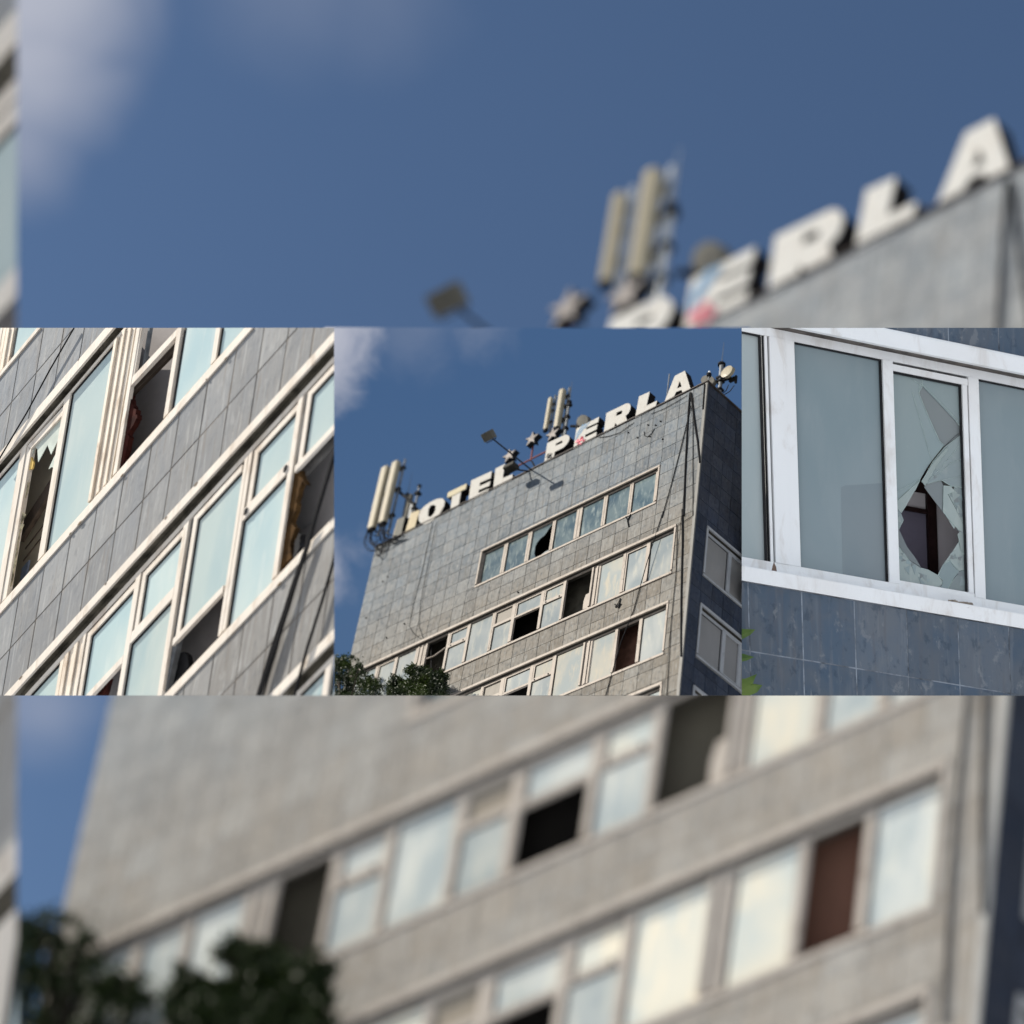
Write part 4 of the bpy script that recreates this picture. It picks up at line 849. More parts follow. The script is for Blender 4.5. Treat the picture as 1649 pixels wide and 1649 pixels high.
    def dish(c, au, av, rim, lab, arm=None, box=None, face=1):
        T = thing('dish_antenna', c, lab, 'antenna', 'round dish antennas on the roof' + (' in the background' if far else ''))
        make('drum', MB().disc(c, au, av, rim, 30, .15), ab if face else ad, T, cut, smooth=False)
        if arm: make('arm', MB().tube(arm, .0070 * rs, 6), blk, T, cut)
        if box: make('radio_box', box, blk, T, cut)
        drop_empty(T)
    c = F.P(.8912, .3034, -.10)
    dish(c, F.du * .040 + F.dv * .0139, F.du * .0061 + F.dv * .0451, F.dw * .02 + F.du * .006, 'blurred grey dish behind the striped letter' if far else 'grey drum dish seen from behind above the striped letter E', [F.P(.976, .3047, -.08), F.P(.93, .288, -.09)], MB().box(F, .918, .938, .262, .315, -.11, -.08), 0)
    if not far:
        mast([(2.226, .12, -.04), (2.224, .65, -.04)], .0050, 'dark slender pole behind the two corner panel antennas', None, flange=False)
        t2 = mast([(2.094, .06, -.08), (2.0973, .45, -.08)], .0062, 'short grey pole with clamps behind the letter H', None)
        make('clamp', MB().box(F, 2.082, 2.112, .385, .40, -.095, -.065), blk, t2, cut); make('clamp', MB().box(F, 2.082, 2.110, .27, .285, -.095, -.065), blk, t2, cut)
        t3 = mast([(2.178, .10, -.08), (2.185, .43, -.08)], .0062, 'pole with a thin whip between the corner antennas and the letter O', [(2.185, .43, -.08), (2.187, .598, -.08)])
        make('arm', MB().tube([F.P(2.2497, .4772, -.05), F.P(2.0648, .2713, -.05)], .0085, 6), blk, t3, cut)
        o = thing('radio_unit', F.P(2.05, .1, -.09), 'small grey radio unit on the pole behind the letter H', 'radio unit')
        make('case', MB().box(F, 2.142, 2.168, .24, .41, -.09, -.07), ad, o, cut); make('case', MB().box(F, 2.112, 2.135, .22, .33, -.10, -.075), st_, o, cut)
        # cable tangle at the corner
        i = 0
        for key in ('tangle', 'tangle2', 'tangle3', 'tangle4', 'tangle5', 'tangle6'):
            q = [F.P(*a) for a in D[key]]
            # smooth the run
            for _ in range(2):
                z = [q[0]]
                for a, b2 in zip(q, q[1:]): z += [a * .75 + b2 * .25, a * .25 + b2 * .75]
                q = z + [q[-1]]
            mm = MB()
            for s_ in range(4):
                off = Vector((rnd.uniform(-.03, .03), rnd.uniform(-.025, .025), rnd.uniform(-.03, .03)))
                q2 = [p + off * math.sin(3.1416 * j / (len(q) - 1)) for j, p in enumerate(q)]
                mm.tube(q2, .0019, 5)
            o = make('cable_bundle', mm, blk, None, cut)
            tag(o, ('loop of black feeder cables hanging off the roof corner, widest outer loop', 'inner loop of black feeder cables under the outer corner antenna', 'black feeder cables dropping from the inner corner antenna to the coping',
                    'loose cable loop resting on the wall just under the roof corner', 'black feeder cables slanting right to the foot of the letter H', 'short kinked black cable under the outer corner antenna')[i], 'cables', 'feeder cables at the roof corner'); i += 1
        # right corner cluster
        dish(F.P(.1113, .1832, -.12), F.du * .0427 + F.dv * .0249, F.dv * .0376 + F.du * .003, F.dw * -.02, 'grey round dish behind the roof corner, left of the mast', [F.P(.09, .17, -.13), F.P(.056, .165, -.15)], None, 0)
        T = thing('beacon', F.P(.022, .01, -.03), 'small glass beacon on a bracket at the very corner of the roof', 'beacon')
        make('post', MB().tube([F.P(.0225, .0, -.03), F.P(.0205, .085, -.03)], .0035, 6), st_, T, cut)
        make('collar', MB().tube([F.P(.0205, .080, -.03), F.P(.0205, .096, -.03)], .011, 10, .013), blk, T, cut)
        make('globe', MB().tube([F.P(.0205, .096, -.03), F.P(.0205, .108, -.03), F.P(.0205, .116, -.03)], .0095, 10, .004), plain('beacon_glass', (.55, .57, .58), .1), T, cut)
        t4 = mast([(.054, .06, -.15), (.0561, .287, -.15)], .0105, 'thick grey mast with a long whip behind the right roof corner', [(.057, .287, -.15), (.054, .449, -.15)])
        [make('clamp', MB().box(F, .040, .074, q_, q_ + .012, -.165, -.135), blk, t4, cut) for q_ in (.185, .160, .100)]
        c = F.P(.0035, .197, -.15)
        dish(c, F.du * .0345 + F.dv * .0039, F.dv * .0345 + F.du * -.0058, F.dw * .016 + F.du * .004, 'pale cream round dish facing left on the right roof mast', [F.P(.05, .165, -.15), F.P(.0, .175, -.165)],
             MB().box(F, -.014, .018, .158, .178, -.180, -.165).box(F, -.024, -.0145, .135, .185, -.180, -.17))
        for a, lb in ((0, 'left one'), (2, 'right one')):
            q = [F.P(*z) for z in D['dishcab'][a:a + 2]]
            mid = (q[0] + q[1]) * .5 + Vector((.004, -.006, 0))
            o = make('cable', MB().tube([q[0], mid, q[1]], .0022, 5), blk, None, cut); tag(o, 'thin cable sagging from the cream dish to the flank roof edge, ' + lb, 'cable', 'cables under the cream dish')
        T = mast([(.3075, .2895, -.06), (.3081, .05, -.06)], .0035, 'plain thin grey post behind the left foot of the letter A', None, flange=False)
    # ------------- trees
    lm = leafmat('leaf_dark' + sfx, (.006, .013, .003), (.036, .054, .009)) if not far else leafmat('leaf_dark_far', (.005, .013, .003), (.022, .036, .006)); bk = plain('bark_dark', (.022, .017, .013), .8)  # lighter leaf colour imitates sunlit leaf edges
    for i, key in enumerate(('tree1', 'tree2')):
        out = [(a[0] + (.035 if i == 1 or a[0] > 1.88 else .075), a[1] - .002) for a in D[key]] + ([(1.96, -1.42), (2.45, -1.42), (2.45, -.90)] if i == 0 else [])
        uc = sum(a[0] for a in out) / len(out)
        T = thing('broadleaf_tree', F.P(uc, -1.9, .12), (('blurred ' if far else '') + ('dark green tree top at the far lower left corner of the tower' if i == 0 else 'dark green tree top right of the corner tree, in front of the broken window')), 'tree', 'tree tops in front of the hotel' + (' in the background' if far else ''))
        rt = random.Random(31 + i)
        lv = .0075 if not far else .0085
        crown(F, out, .12, 1800 if not far else 1200, rt, .0085 if not far else .012, lm, T, cut)
        b_ = MB()
        for q in range(9):
            a = out[rt.randrange(len(out))]
            p0 = F.P(uc, -1.32, .12); p2 = F.P(a[0] * .8 + uc * .2, a[1] * .8 - 1.1 * .2, .12 + rt.uniform(-.05, .05)); p1 = (p0 + p2) * .5 + F.du * rt.uniform(-.02, .02)
            b_.tube([p0, p1, p2], (.007 if not far else .09), 5, (.002 if not far else .03))
        b_.tube([F.P(uc, -1.95, .12), F.P(uc, -1.3, .12)], .02 * rs, 8, .012 * rs)
        make('limbs', b_, bk, T, cut)
        drop_empty(T)
    return H
hotel('mid')
hotel('far')

# ------------------------------------------------------------------ left: the hotel front seen close
def left_front(site):
    far = site == 'farleft'
    F = Fr(**{**fL, 'sh': (-1.6, -1.27)}, k=KB if far else 1, S=(SB if far else 1) * .94)
    cut = 'farleft' if far else 'left'; g = 1.5 if far else 1.0; gg = 1.15 if far else 1.0; sfx = '_nf' if far else '_near'  # background copy colours lifted to make up for weaker sun
    PUL, PVL = .2123, .245
    wall = stone('stone' + sfx, F, PUL, PVL, mul((.172, .186, .204), g), mul((.205, .212, .219), g), mul((.31, .312, .305), g), mul((.16, .13, .10), g), warm=mul((.195, .187, .175), g), warm_v=(1.5, -1.6),
                 ou=.17, ov=.243, pale_amt=.5, brown_amt=.35, tone=.07, dist=.003, blotch=.6)  # hotel stone lightened to offset the weaker sun on this front
    mort = plain('mortar' + sfx, mul((.14, .115, .088), g), sc_=20)
    fm = paint('frame_white' + sfx, F, mul((.58, .535, .475), gg), (.33, .25, .18), .5, 12)
    pil = paint('pillar_peeling' + sfx, F, mul((.64, .575, .49), gg), (.27, .18, .11), .65, 16)
    gl = glass('glass_aqua' + sfx, F, mul((.28, .372, .392), gg), mul((.365, .43, .42), gg), mul((.45, .48, .455), gg), (1.6, 1.2, 1), .12, .4)
    soff = plain('soffit_mottled', (.07, .062, .048), sc_=9, var=.6)  # dark mottled tone, also used on the painted shade strip
    room = plain('room_dim' + sfx, (.22, .205, .20), .8, var=.15, sc_=3); room2 = plain('room_taupe' + sfx, (.50, .45, .37), .8, var=.2, sc_=4)
    dark = plain('black_rubber', (.012, .012, .013), .45)
    mats = dict(frame=fm, soffit=soff, glass=gl, beige=fm, room=room, taupe=room2, dark=dark, pillar=pil, near=1, seq=[(.015, 'k')], seq2=[(.015, 'k'), (.030, 'w'), (.013, 'k')])
    if far: lab = 'blurred strip of pale window front at the very left edge of the background'
    else: lab = 'close view of grey stone front with slanting ribbons of aqua windows, left of the tower'
    H = thing('office_building', F.P(.8, -2.0, -.2), lab, 'building')
    sp = [(1.977, 2.95), (.508, 1.490), (-1.000, -.004), (-2.5, -1.507)]
    U0, U1 = (-.9, 4.4) if not far else (-.9, .8)
    b = MB()
    for (lo, hi) in ((1.492, 1.975), (-.004, .506), (-1.507, -1.002)):
        make('wall', MB().box(F, U0, U1, lo, hi, -.10, -.0020), mort, H, cut)
    make('shell', MB().box(F, U0, U1, -2.4, 2.9, -.255, -.247), plain('render_grey', (.2, .2, .19)), H, cut)
    rnd = random.Random(3); cache = {}; gap = .0030
    for row, (v0, v1) in enumerate(((1.735, 1.975), (1.490, 1.735), (.243, .506), (-.004, .243), (-1.252, -1.002), (-1.507, -1.252))):
        for kk in range(-6, 21):
            u0 = .17 + PUL * kk; u1 = u0 + PUL
            if u1 < U0 or u0 > U1: continue
            cs = [F.P(u, v) for u in (u0, u1) for v in (v0, v1)]
            if any(all(nn.dot(p) > 0 for p in cs) for nn in CUT[cut]): continue
            if far and hidden_far(cs): continue
            jit = rnd.uniform(-.0006, .0008)
            crossing = any(max(nn.dot(p) for p in cs) > -.05 for nn in CUT[cut])
            key = row; c = F.P((u0 + u1) / 2, (v0 + v1) / 2, jit)
            if crossing or key not in cache:
                o = make('tile', MB().tile(F, u0 + gap, u1 - gap, v0 + gap, v1 - gap, -.0035, jit, .002), wall, H, cut if crossing else 'none')
                if o and not crossing: cache[key] = (o, c, o.location.copy())
            else:
                o0, c0, l0 = cache[key]; o = o0.copy(); col.objects.link(o); o.location = l0 + (W(c) - W(c0))
    d, bar = .018, .03
    def B(vv, els, **kw): return Band(F, vv, U0, U1, els, d, bar, mats, cut, H, cap_out=.010, room_d=.16, end0=False, end1=False, scale=1.0, **kw)
    M = lambda a, b_, **o: ('mull', a, b_, o); Pn = lambda a, b_, **o: ('pane', a, b_, o)
    # upper ribbon
    B((2.98, 2.92, 2.87, 2.85, 2.018, 1.977), [Pn(4.4, 3.19), M(3.19, 3.165), ('pillar', 3.165, 3.05, dict(n=3)), Pn(3.035, 2.5), M(2.5, 2.46), Pn(2.46, 1.9)])
    # middle ribbon
    b2 = B((1.490, 1.434, 1.376, 1.358, .576, .509), [Pn(4.4, 3.3), M(3.3, 3.26), Pn(3.26, 2.740), M(2.740, 2.690), ('hole', 2.68, 2.375), M(2.373, 2.322), Pn(2.322, 1.960), ('pillar', 1.960, 1.790, dict(n=6)), M(1.765, 1.735),
                      ('upperopen', 1.735, 1.372), M(1.372, 1.336), Pn(1.322, 1.016), M(1.016, .978), Pn(.978, .62), M(.62, .58), Pn(.58, .2)])
    # lower ribbon
    b3 = B((-.004, -.052, -.122, -.150, -.938, -1.000), [Pn(4.4, 2.45), M(2.45, 2.41), Pn(2.41, 1.985), ('pillar', 1.985, 1.80, dict(n=5)), M(1.795, 1.775), ('upper', 1.775, 1.392, dict(rail=(-.500, -.535), fw=.022)), M(1.390, 1.350),
                      ('casement', 1.348, 1.030, dict(rail=(-.425, -.478), fw=.026)), M(1.028, .989), ('upper', .965, .600, dict(rail=(-.700, -.732), fw=.026)), M(.582, .527, double=1),
                      ('casement', .524, .206, dict(rail=(-.415, -.468), fw=.026, pegs=(.055, .93))), M(.204, .169), ('upper', .150, -.22, dict(rail=(-.478, -.508), fw=.026)), M(-.24, -.28), Pn(-.29, -.9)])
    b4 = B((-1.507, -1.556, -1.625, -1.650, -2.45, -2.5), [Pn(1.6, .1), M(.1, .06), Pn(.06, -.33), M(-.33, -.37), Pn(-.38, -.9)])
    if far: drop_empty(H); return
    r = lambda pts, w=-d: [F.rec(u, v, w) for u, v in pts]
    wins = [o for o in H.children if o.name.startswith('window_band')]
    b2 = b2.win; b3 = b3.win
    # open sash of the middle ribbon: dim room, transom, dark upper light
    def roombox(u0, u1, v0, v1, dp, mt, par, up=.0):
        a, b_ = F.rec(u0, v0, -d), F.rec(u1, v1, -d)
        z1 = -d - .02; z0 = z1 - dp; e = .004
        make('room_wall', MB().box(F, a[0] - .1, b_[0] + .5, a[1] - .05, b_[1] + .5, z0 - e, z0), mt, par, cut)
        m = MB().box(F, a[0] - .1, a[0] - .1 + e, a[1] - .05, b_[1] + .5, z0, z1).box(F, b_[0] + .5 - e, b_[0] + .5, a[1] - .05, b_[1] + .5, z0, z1)
        m.box(F, a[0] - .1 + e, b_[0] + .5 - e, a[1] - .05, a[1] - .05 + e, z0, z1)
        make('room_lining', m, mt, par, cut)
    roombox(1.372, 1.735, .576, 1.358, .20, room, b2)
    def strip(pts, w0, w1, mt, nm, par): make(nm, MB().prism(F, r(pts, w1), w0, w1), mt, par, cut)
    strip([(1.735, 1.026), (1.735, .985), (1.372, .968), (1.372, 1.004)], -d - .02, -d + .002, fm, 'transom', b2)
    strip([(1.735, 1.10), (1.735, 1.35), (1.722, 1.35), (1.722, 1.026), (1.735, 1.026)], -d - .02, -d, fm, 'sash_frame', b2)
    strip([(1.66, 1.22), (1.66, 1.026), (1.645, 1.026), (1.645, 1.30)], -d - .05, -d - .03, plain('grey_post', (.10, .11, .12)), 'inner_post', b2)
    strip([(1.735, .985), (1.735, .93), (1.372, .895), (1.372, .968)], -d - .05, -d - .03, plain('brown_rail', (.035, .026, .02)), 'inner_rail', b2)
    foam = plain('foam_maroon', (.030, .007, .005), .9, var=.5, sc_=25)
    def ragged(pts, w, mt, nm, par, sd):
        rr_ = random.Random(sd); q = []
        for a, b_ in zip(pts, pts[1:] + pts[:1]):
            q.append(a)
            for f_ in (.3, .62): q.append((a[0] + (b_[0] - a[0]) * f_ + rr_.uniform(-.010, .010), a[1] + (b_[1] - a[1]) * f_ + rr_.uniform(-.012, .012)))
        make(nm, MB().prism(F, r(q, w), w - .03, w), mt, par, cut)
    ragged([(1.735, .93), (1.718, .914), (1.703, .878), (1.648, .812), (1.625, .750), (1.662, .745), (1.690, .720), (1.676, .690), (1.690, .62), (1.70, .575), (1.735, .575)], -d - .012, foam, 'foam_residue', b2, 1)
    # smashed casement of the middle ribbon
    roombox(2.375, 2.69, .576, 1.34, .20, room2, b2)
    sash = [((2.683, 1.346), (2.640, 1.303), (2.640, .576), (2.683, .576)), ((2.683, 1.348), (2.375, 1.332), (2.375, 1.286), (2.655, 1.306))]
    for q in sash: strip(list(q), -d - .03, -d - .002, fm, 'sash_frame', b2)
    sg = plain('shard_glass', (.42, .46, .42), .2, var=.1)
    for q in ([(2.610, 1.292), (2.560, 1.285), (2.480, 1.275), (2.480, 1.212), (2.547, 1.175), (2.578, 1.262)], [(2.480, 1.275), (2.375, 1.275), (2.375, 1.17), (2.426, 1.130), (2.480, 1.214)],
              [(2.375, 1.10), (2.395, 1.09), (2.426, 1.058), (2.40, 1.050), (2.375, 1.03)], [(2.640, 1.285), (2.605, 1.285), (2.625, 1.255)]):
        strip(q, -d - .018, -d - .014, sg, 'glass_shard', b2)
    rr_ = random.Random(5); q = [(2.640, 1.26)]
    v = 1.25
    while v > .60: q.append((2.640 - rr_.choice((.004, .012, .02, .035)) - (.02 if v < .95 else 0), v)); v -= rr_.uniform(.02, .045)
    q.append((2.640, .585)); strip(q, -d - .018, -d - .014, plain('shard_edge', (.34, .30, .20), .3, var=.8, sc_=28), 'glass_shard', b2)
    strip([(2.632, 1.262), (2.594, 1.205), (2.597, 1.175), (2.632, 1.196)], -d - .02, -d - .010, plain('foam_yellow', (.55, .38, .12), .8), 'foam_residue', b2)
    strip([(2.63, .93), (2.375, 1.01), (2.375, .93), (2.63, .84)], -d - .15, -d - .12, plain('beam_brown', (.085, .066, .055)), 'room_beam', b2)
    strip([(2.56, .66), (2.50, .66), (2.50, .585), (2.56, .585)], -d - .17, -d - .16, plain('far_window', (.20, .25, .36)), 'room_window', b2)
    for i_, vv in enumerate((.76, .70)): strip([(2.56, vv), (2.40, vv + .02), (2.40, vv + .012), (2.56, vv - .008)], -d - .165, -d - .16, plain('beam_brown', (.085, .066, .055)), 'room_slat', b2)
    # ochre foam in the last opening and dark drum
    ragged([(.155, -.506), (.10, -.53), (.065, -.594), (.04, -.630), (.075, -.60), (.104, -.66), (.092, -.71), (.118, -.74), (.07, -.80), (.10, -.84), (.07, -.93), (.155, -.94)], -d - .012, plain('foam_ochre', (.048, .025, .008), .9, var=.5, sc_=18), 'foam_residue', b3, 2)
    ragged([(.062, -.86), (.035, -.85), (.02, -.88), (.03, -.94), (.06, -.93)], -d - .011, dark, 'foam_residue', b3, 9)
    strip([(.14, -.508), (-.22, -.508), (-.22, -.575), (.06, -.58)], -d - .06, -d - .04, plain('duct_grey', (.09, .085, .08)), 'room_duct', b3)
    strip([(.03, -.845), (-.10, -.88), (-.10, -.884), (.03, -.849)], -d - .17, -d - .165, plain('line_grey', (.2, .2, .2)), 'room_line', b3)
    pts = [(.93, -.83), (.90, -.815), (.86, -.83), (.82, -.87), (.79, -.94), (.93, -.94)]
    strip(pts, -d - .08, -d - .05, dark, 'round_drum', b3)
    strip([(.965, -.15), (.935, -.16), (.92, -.72), (.955, -.94), (.965, -.94)], -d - .04, -d - .012, plain('grey_cheek', (.10, .105, .11)), 'inner_post', b3)
    ragged([(1.775, -.56), (1.60, -.545), (1.50, -.54), (1.52, -.60), (1.56, -.66), (1.60, -.72), (1.775, -.72)], -d - .03, foam, 'foam_residue', b3, 4)
    # cables hanging free in front
    blk = plain('cable_black', (.008, .008, .009), .8, spec=.1)
    def cable(pts, rad, lab, w=.022):
        q = [F.P(*F.rec(u, v, w), w) for u, v in pts]
        o = make('cable', MB().tube(q, rad, 8), blk, None, cut); tag(o, lab, 'cable', 'black cables in front of the left windows')
    cable([(2.36, 1.74), (2.394, 1.729), (2.575, 1.646), (2.742, 1.550), (2.841, 1.510), (2.98, 1.452)], .0036, 'single thin black cable slanting over the stone band at upper left')
    cable([(-.165, -.60), (-.142, -.642), (-.10, -.76), (-.062, -.87), (-.04, -.95), (.01, -1.06), (.045, -1.16), (.10, -1.28), (.145, -1.38), (.19, -1.50)], .0062, 'thickest black cable crossing the lower right sill, right strand')
    cable([(-.150, -.60), (-.128, -.65), (-.085, -.77), (-.045, -.88), (-.02, -.95), (.035, -1.05), (.08, -1.16), (.135, -1.28), (.17, -1.38), (.21, -1.49)], .0048, 'black cable splitting off the thick strand, left of it')
    cable([(-.158, -.60), (-.136, -.645), (-.094, -.765), (-.052, -.875), (-.03, -.95), (.022, -1.055), (.062, -1.16), (.118, -1.28), (.158, -1.38), (.20, -1.495)], .0045, 'middle strand of the black cable bundle at lower right of the left windows')
    cable([(.045, -1.08), (.058, -1.18), (.09, -1.30), (.125, -1.40), (.16, -1.52)], .0045, 'short black cable between the strands near the bottom edge')
    cable([(-.29, -1.08), (-.261, -1.150), (-.215, -1.29), (-.180, -1.38), (-.151, -1.448), (-.105, -1.62), (-.09, -1.70)], .0060, 'separate black cable right of the thick strand, near the panel edge')
    # chipped plaster on cap
    ch = MB()
    for i_ in range(26):
        u = rnd.uniform(0, 2.9); v = rnd.choice((1.488, -.006, .509, 1.977, -1.001)) + rnd.uniform(-.004, .004)
        s_ = rnd.uniform(.006, .018)
        ch.prism(F, [(u - s_, v), (u - s_ * .3, v - s_ * .5), (u + s_ * .6, v - s_ * .25), (u + s_, v), (u, v + s_ * .35)], .009, .0115)
    make('plaster_chips', ch, plain('chip_brown', (.16, .12, .08), .9), H, cut, kind='stuff')
left_front('left')
left_front('farleft')

# ------------------------------------------------------------------ right: shaded window with the shattered pane
def right_front():
    F = Fr(**{**fR, 'sh': (-.47, -.14)}); cut = 'right'
    PUR = .258
    wall = stone('stone_shade', F, PUR, .31, (.080, .116, .165), (.118, .138, .166), (.215, .232, .252), (.115, .108, .112), ou=.004, ov=-1.437, pale_amt=.26, brown_amt=.30, tone=.08, dist=.004, blotch=1.15)
    mort = plain('mortar_shade', (.165, .188, .22), sc_=9, var=.7)
    fm = paint('frame_white_shade', F, (.88, .895, .90), (.52, .46, .40), .42, 9)
    gl = glass('glass_grey', F, (.215, .285, .312), (.265, .325, .350), (.31, .365, .385), (1.6, 1.1, 1), .35, .25)
    dark = plain('gasket_black', (.02, .02, .022), .6)
    H = thing('apartment_building', F.P(.6, -2.2, -.2), 'shaded blue grey stone front with a white framed window and one shattered pane, far right', 'building')
    U0, U1 = -.5, 2.3
    make('wall', MB().box(F, U0, U1, -2.2, -1.13, -.16, -.0010), mort, H, cut); make('wall', MB().box(F, U0, U1, .13, .6, -.16, -.0010), mort, H, cut)
    make('shell', MB().box(F, U0, U1, -2.2, .6, -.66, -.64).box(F, U1, U1 + .02, -2.2, .6, -.64, -.02), plain('render_grey', (.2, .2, .19)), H, cut)
    rnd = random.Random(11); gap = .0030; cache = {}
    for row, (v0, v1) in enumerate(((.13, .45), (-1.437, -1.130), (-1.745, -1.437))):
        for kk in range(-3, 9):
            u0 = .004 + PUR * kk; u1 = u0 + PUR
            jit = rnd.uniform(-.0006, .0008)
            make('tile', MB().tile(F, u0 + gap, u1 - gap, v0 + gap, v1 - gap, -.0035, jit, .0012), wall, H, cut)
    Wn = None
    m = MB()
    m.box(F, U0, U1, .055, .128, -.02, .022).box(F, U0, U1, .1285, .137, -.02, .012)       # cap
    Wn = make('window_band', m, fm, H, cut)
    make('sill', MB().box(F, U0, U1, -1.128, -1.064, -.12, .02).box(F, U0, U1, -1.0635, -1.0605, -.12, .012), fm, Wn, cut)
    make('soffit', MB().box(F, U0, U1, .056, .127, -.16, -.021), plain('soffit_brown', (.10, .085, .075), var=.5, sc_=14), Wn, cut)
    d = .10; R = lambda u, v: F.rec(u, v, -d)
    T = lambda a, b, c, e: (R(a, 0)[0], R(b, 0)[0], R(0, c)[1], R(0, e)[1])
    def fbox(u0, u1, v0, v1, z0, z1, nm='frame_rail', mt=None): 
        a = T(u0, u1, v0, v1); return make(nm, MB().box(F, a[0], a[1], a[2], a[3], z0, z1), mt or fm, Wn, cut)
    fbox(-.5, 2.3, .000, .040, -d - .04, -d, 'head_rail')
    fbox(-.5, 2.3, -1.068, -1.0265, -d - .04, -d, 'bottom_rail')
    fbox(-.5, 2.3, .0405, .056, -d - .06, -d - .03, 'shade_strip', plain('soffit_brown', (.10, .085, .075)))  # dark strip coloured for the shade under the cap
    fbox(-.146, -.133, -1.026, -.0005, -d - .04, -d - .002, 'mullion')
    fbox(-.133, -.124, -1.026, -.0005, -d - .04, -d - .03, 'gasket', dark)
    fbox(-.124, -.050, -1.026, -.0005, -d - .04, -d + .006, 'pillar')
    fbox(-.0485, -.001, -1.026, -.0005, -d - .04, -d + .002, 'pillar')
    fbox(.440, .491, -1.026, -.0005, -d - .04, -d + .002, 'mullion')
    fbox(.876, .929, -1.026, -.0005, -d - .04, -d + .002, 'mullion')
    # panes (each with a dark gasket round it)
    def pane(u0, u1, v0, v1, nm='pane'):
        a = T(u0, u1, v0, v1)
        make('gasket', MB().box(F, a[0], a[0] + .005, a[2], a[3], -d - .024, -d - .012).box(F, a[1] - .009, a[1], a[2], a[3], -d - .024, -d - .012).box(F, a[0] + .005, a[1] - .009, a[3] - .008, a[3], -d - .024, -d - .012), dark, Wn, cut)
        return make(nm, MB().box(F, a[0], a[1], a[2], a[3], -d - .032, -d - .026), gl, Wn, cut)
    gl_main = gl; gl = glass('glass_pale_shade', F, (.36, .43, .44), (.42, .47, .475), (.46, .50, .50), (1.6, 1.1, 1), .35, .25)
    pane(-.5, -.160, -1.0265, .0, 'pane'); gl = gl_main; pane(.0, .440, -1.0265, .0, 'pane'); pane(.930, 2.3, -1.0265, .0, 'pane')
    fbox(-.152, -.147, -1.026, -.001, -d - .024, -d - .010, 'gasket', dark)
    # inner blind edge seen through the left pane
    a = T(.222, .440, -1.0265, -.585)
    make('curtain', MB().prism(F, [(a[0] - .004, a[2]), (a[0], -.612), (a[0] + .02, -.600), (a[1], -.555), (a[1], a[2])], -d - .0259, -d - .0255), glass('glass_grey_dark', F, (0.200, 0.252, 0.277), (0.222, 0.266, 0.289), (0.244, 0.289, 0.303), (1.6, 1.1, 1), .35, .2), Wn, cut, label='darker grey corner seen through the left pane')
    # casement with the hole
    C0, C1 = .493, .874
    for nm, q in (('sash_frame', (C0, C1, -.042, -.012)), ('sash_frame', (.846, C1 - .004, -1.012, -.0425)), ('sash_frame', (C0, C1, -1.0262, -1.009))):
        fbox(q[0], q[1], q[2], q[3], -d - .025, -d - .002, nm)
    fbox(C0, C1, -.0118, -.0055, -d - .04, -d - .02, 'gasket', dark); fbox(C1 - .0035, C1 + .002, -1.009, -.012, -d - .04, -d - .02, 'gasket', dark)
    fbox(C0, .846, -.052, -.0425, -d - .030, -d - .014, 'gasket', dark); fbox(.838, .8455, -1.009, -.0525, -d - .030, -d - .014, 'gasket', dark)
    hole = [(.624, -.523), (.648, -.552), (.687, -.595), (.726, -.638), (.761, -.678), (.815, -.723), (.809, -.744), (.815, -.776), (.783, -.827), (.726, -.902), (.701, -.952), (.652, -.935), (.620, -.912), (.586, -.888), (.547, -.845), (.528, -.81), (.509, -.772), (.520, -.745), (.535, -.723), (.523, -.693), (.553, -.650), (.597, -.577)]
    z = -d - .034
    L, Rr, Tp, Bt = .488, .846, -.046, -1.012
    gE = plain('glass_edge_glint', (.42, .52, .49), .2, spec=.5)  # pale tubes put the glint of broken edges into colour
    def shard(pts, dz, mt, nm='glass_shard', th=.004):
        o_ = make(nm, MB().prism(F, [F.rec(u, v, -d) for u, v in pts], z + dz, z + dz + th), mt, Wn, cut)
        if nm == 'glass_shard' and mt is not gD:
            e_ = MB(); n_ = len(pts)
            for i_ in range(n_):
                a_, b_ = pts[i_], pts[(i_ + 1) % n_]
                if all(q_[0] <= L + .001 or q_[0] >= Rr - .001 or q_[1] >= Tp - .001 or q_[1] <= Bt + .001 for q_ in (a_, b_)): continue
                if (i_ * 7 + int(a_[0] * 1000)) % 3 == 0: continue
                e_.tube([F.P(*F.rec(*a_, -d), z + dz + th), F.P(*F.rec(*b_, -d), z + dz + th)], .0011, 4)
            if e_.v: make('glass_edge_glint', e_, gE, Wn, cut)
        return o_
    gA = glass('glass_shard_a', F, (0.252, 0.326, 0.337), (0.274, 0.340, 0.348), (0.311, 0.370, 0.370), (2, 1.5, 1), .2, .2)
    gB = glass('glass_shard_b', F, (0.215, 0.266, 0.277), (0.244, 0.296, 0.296), (0.296, 0.340, 0.333), (6, 5, 1), .2, .5)
    gC = glass('glass_shard_c', F, (0.296, 0.355, 0.348), (0.326, 0.385, 0.370), (0.385, 0.429, 0.407), (6, 5, 1), .15, .5)
    gD = glass('glass_shard_dark', F, (0.170, 0.200, 0.211), (0.192, 0.218, 0.222), (0.207, 0.229, 0.229), (2, 2, 1), .3, .2)
    L, Rr, Tp, Bt = .488, .846, -.046, -1.012
    # big left piece
    shard([(L, Tp), (.653, Tp), (.653, -.085), (.633, -.119), (.735, -.325), (.755, -.338), (.689, -.423), (.624, -.523), (.504, -.638), (L, -.652)], .0, gA)
    # upper right piece
    shard([(.6535, Tp), (Rr, Tp), (Rr, -.240), (.819, -.215), (.740, -.150), (.6535, -.083)], .001, gA)
    # dull wedge between them
    shard([(.640, -.075), (.74, -.14), (.83, -.21), (.842, -.25), (.83, -.285), (.757, -.345), (.733, -.333), (.685, -.238), (.630, -.115)], -.004, gD)
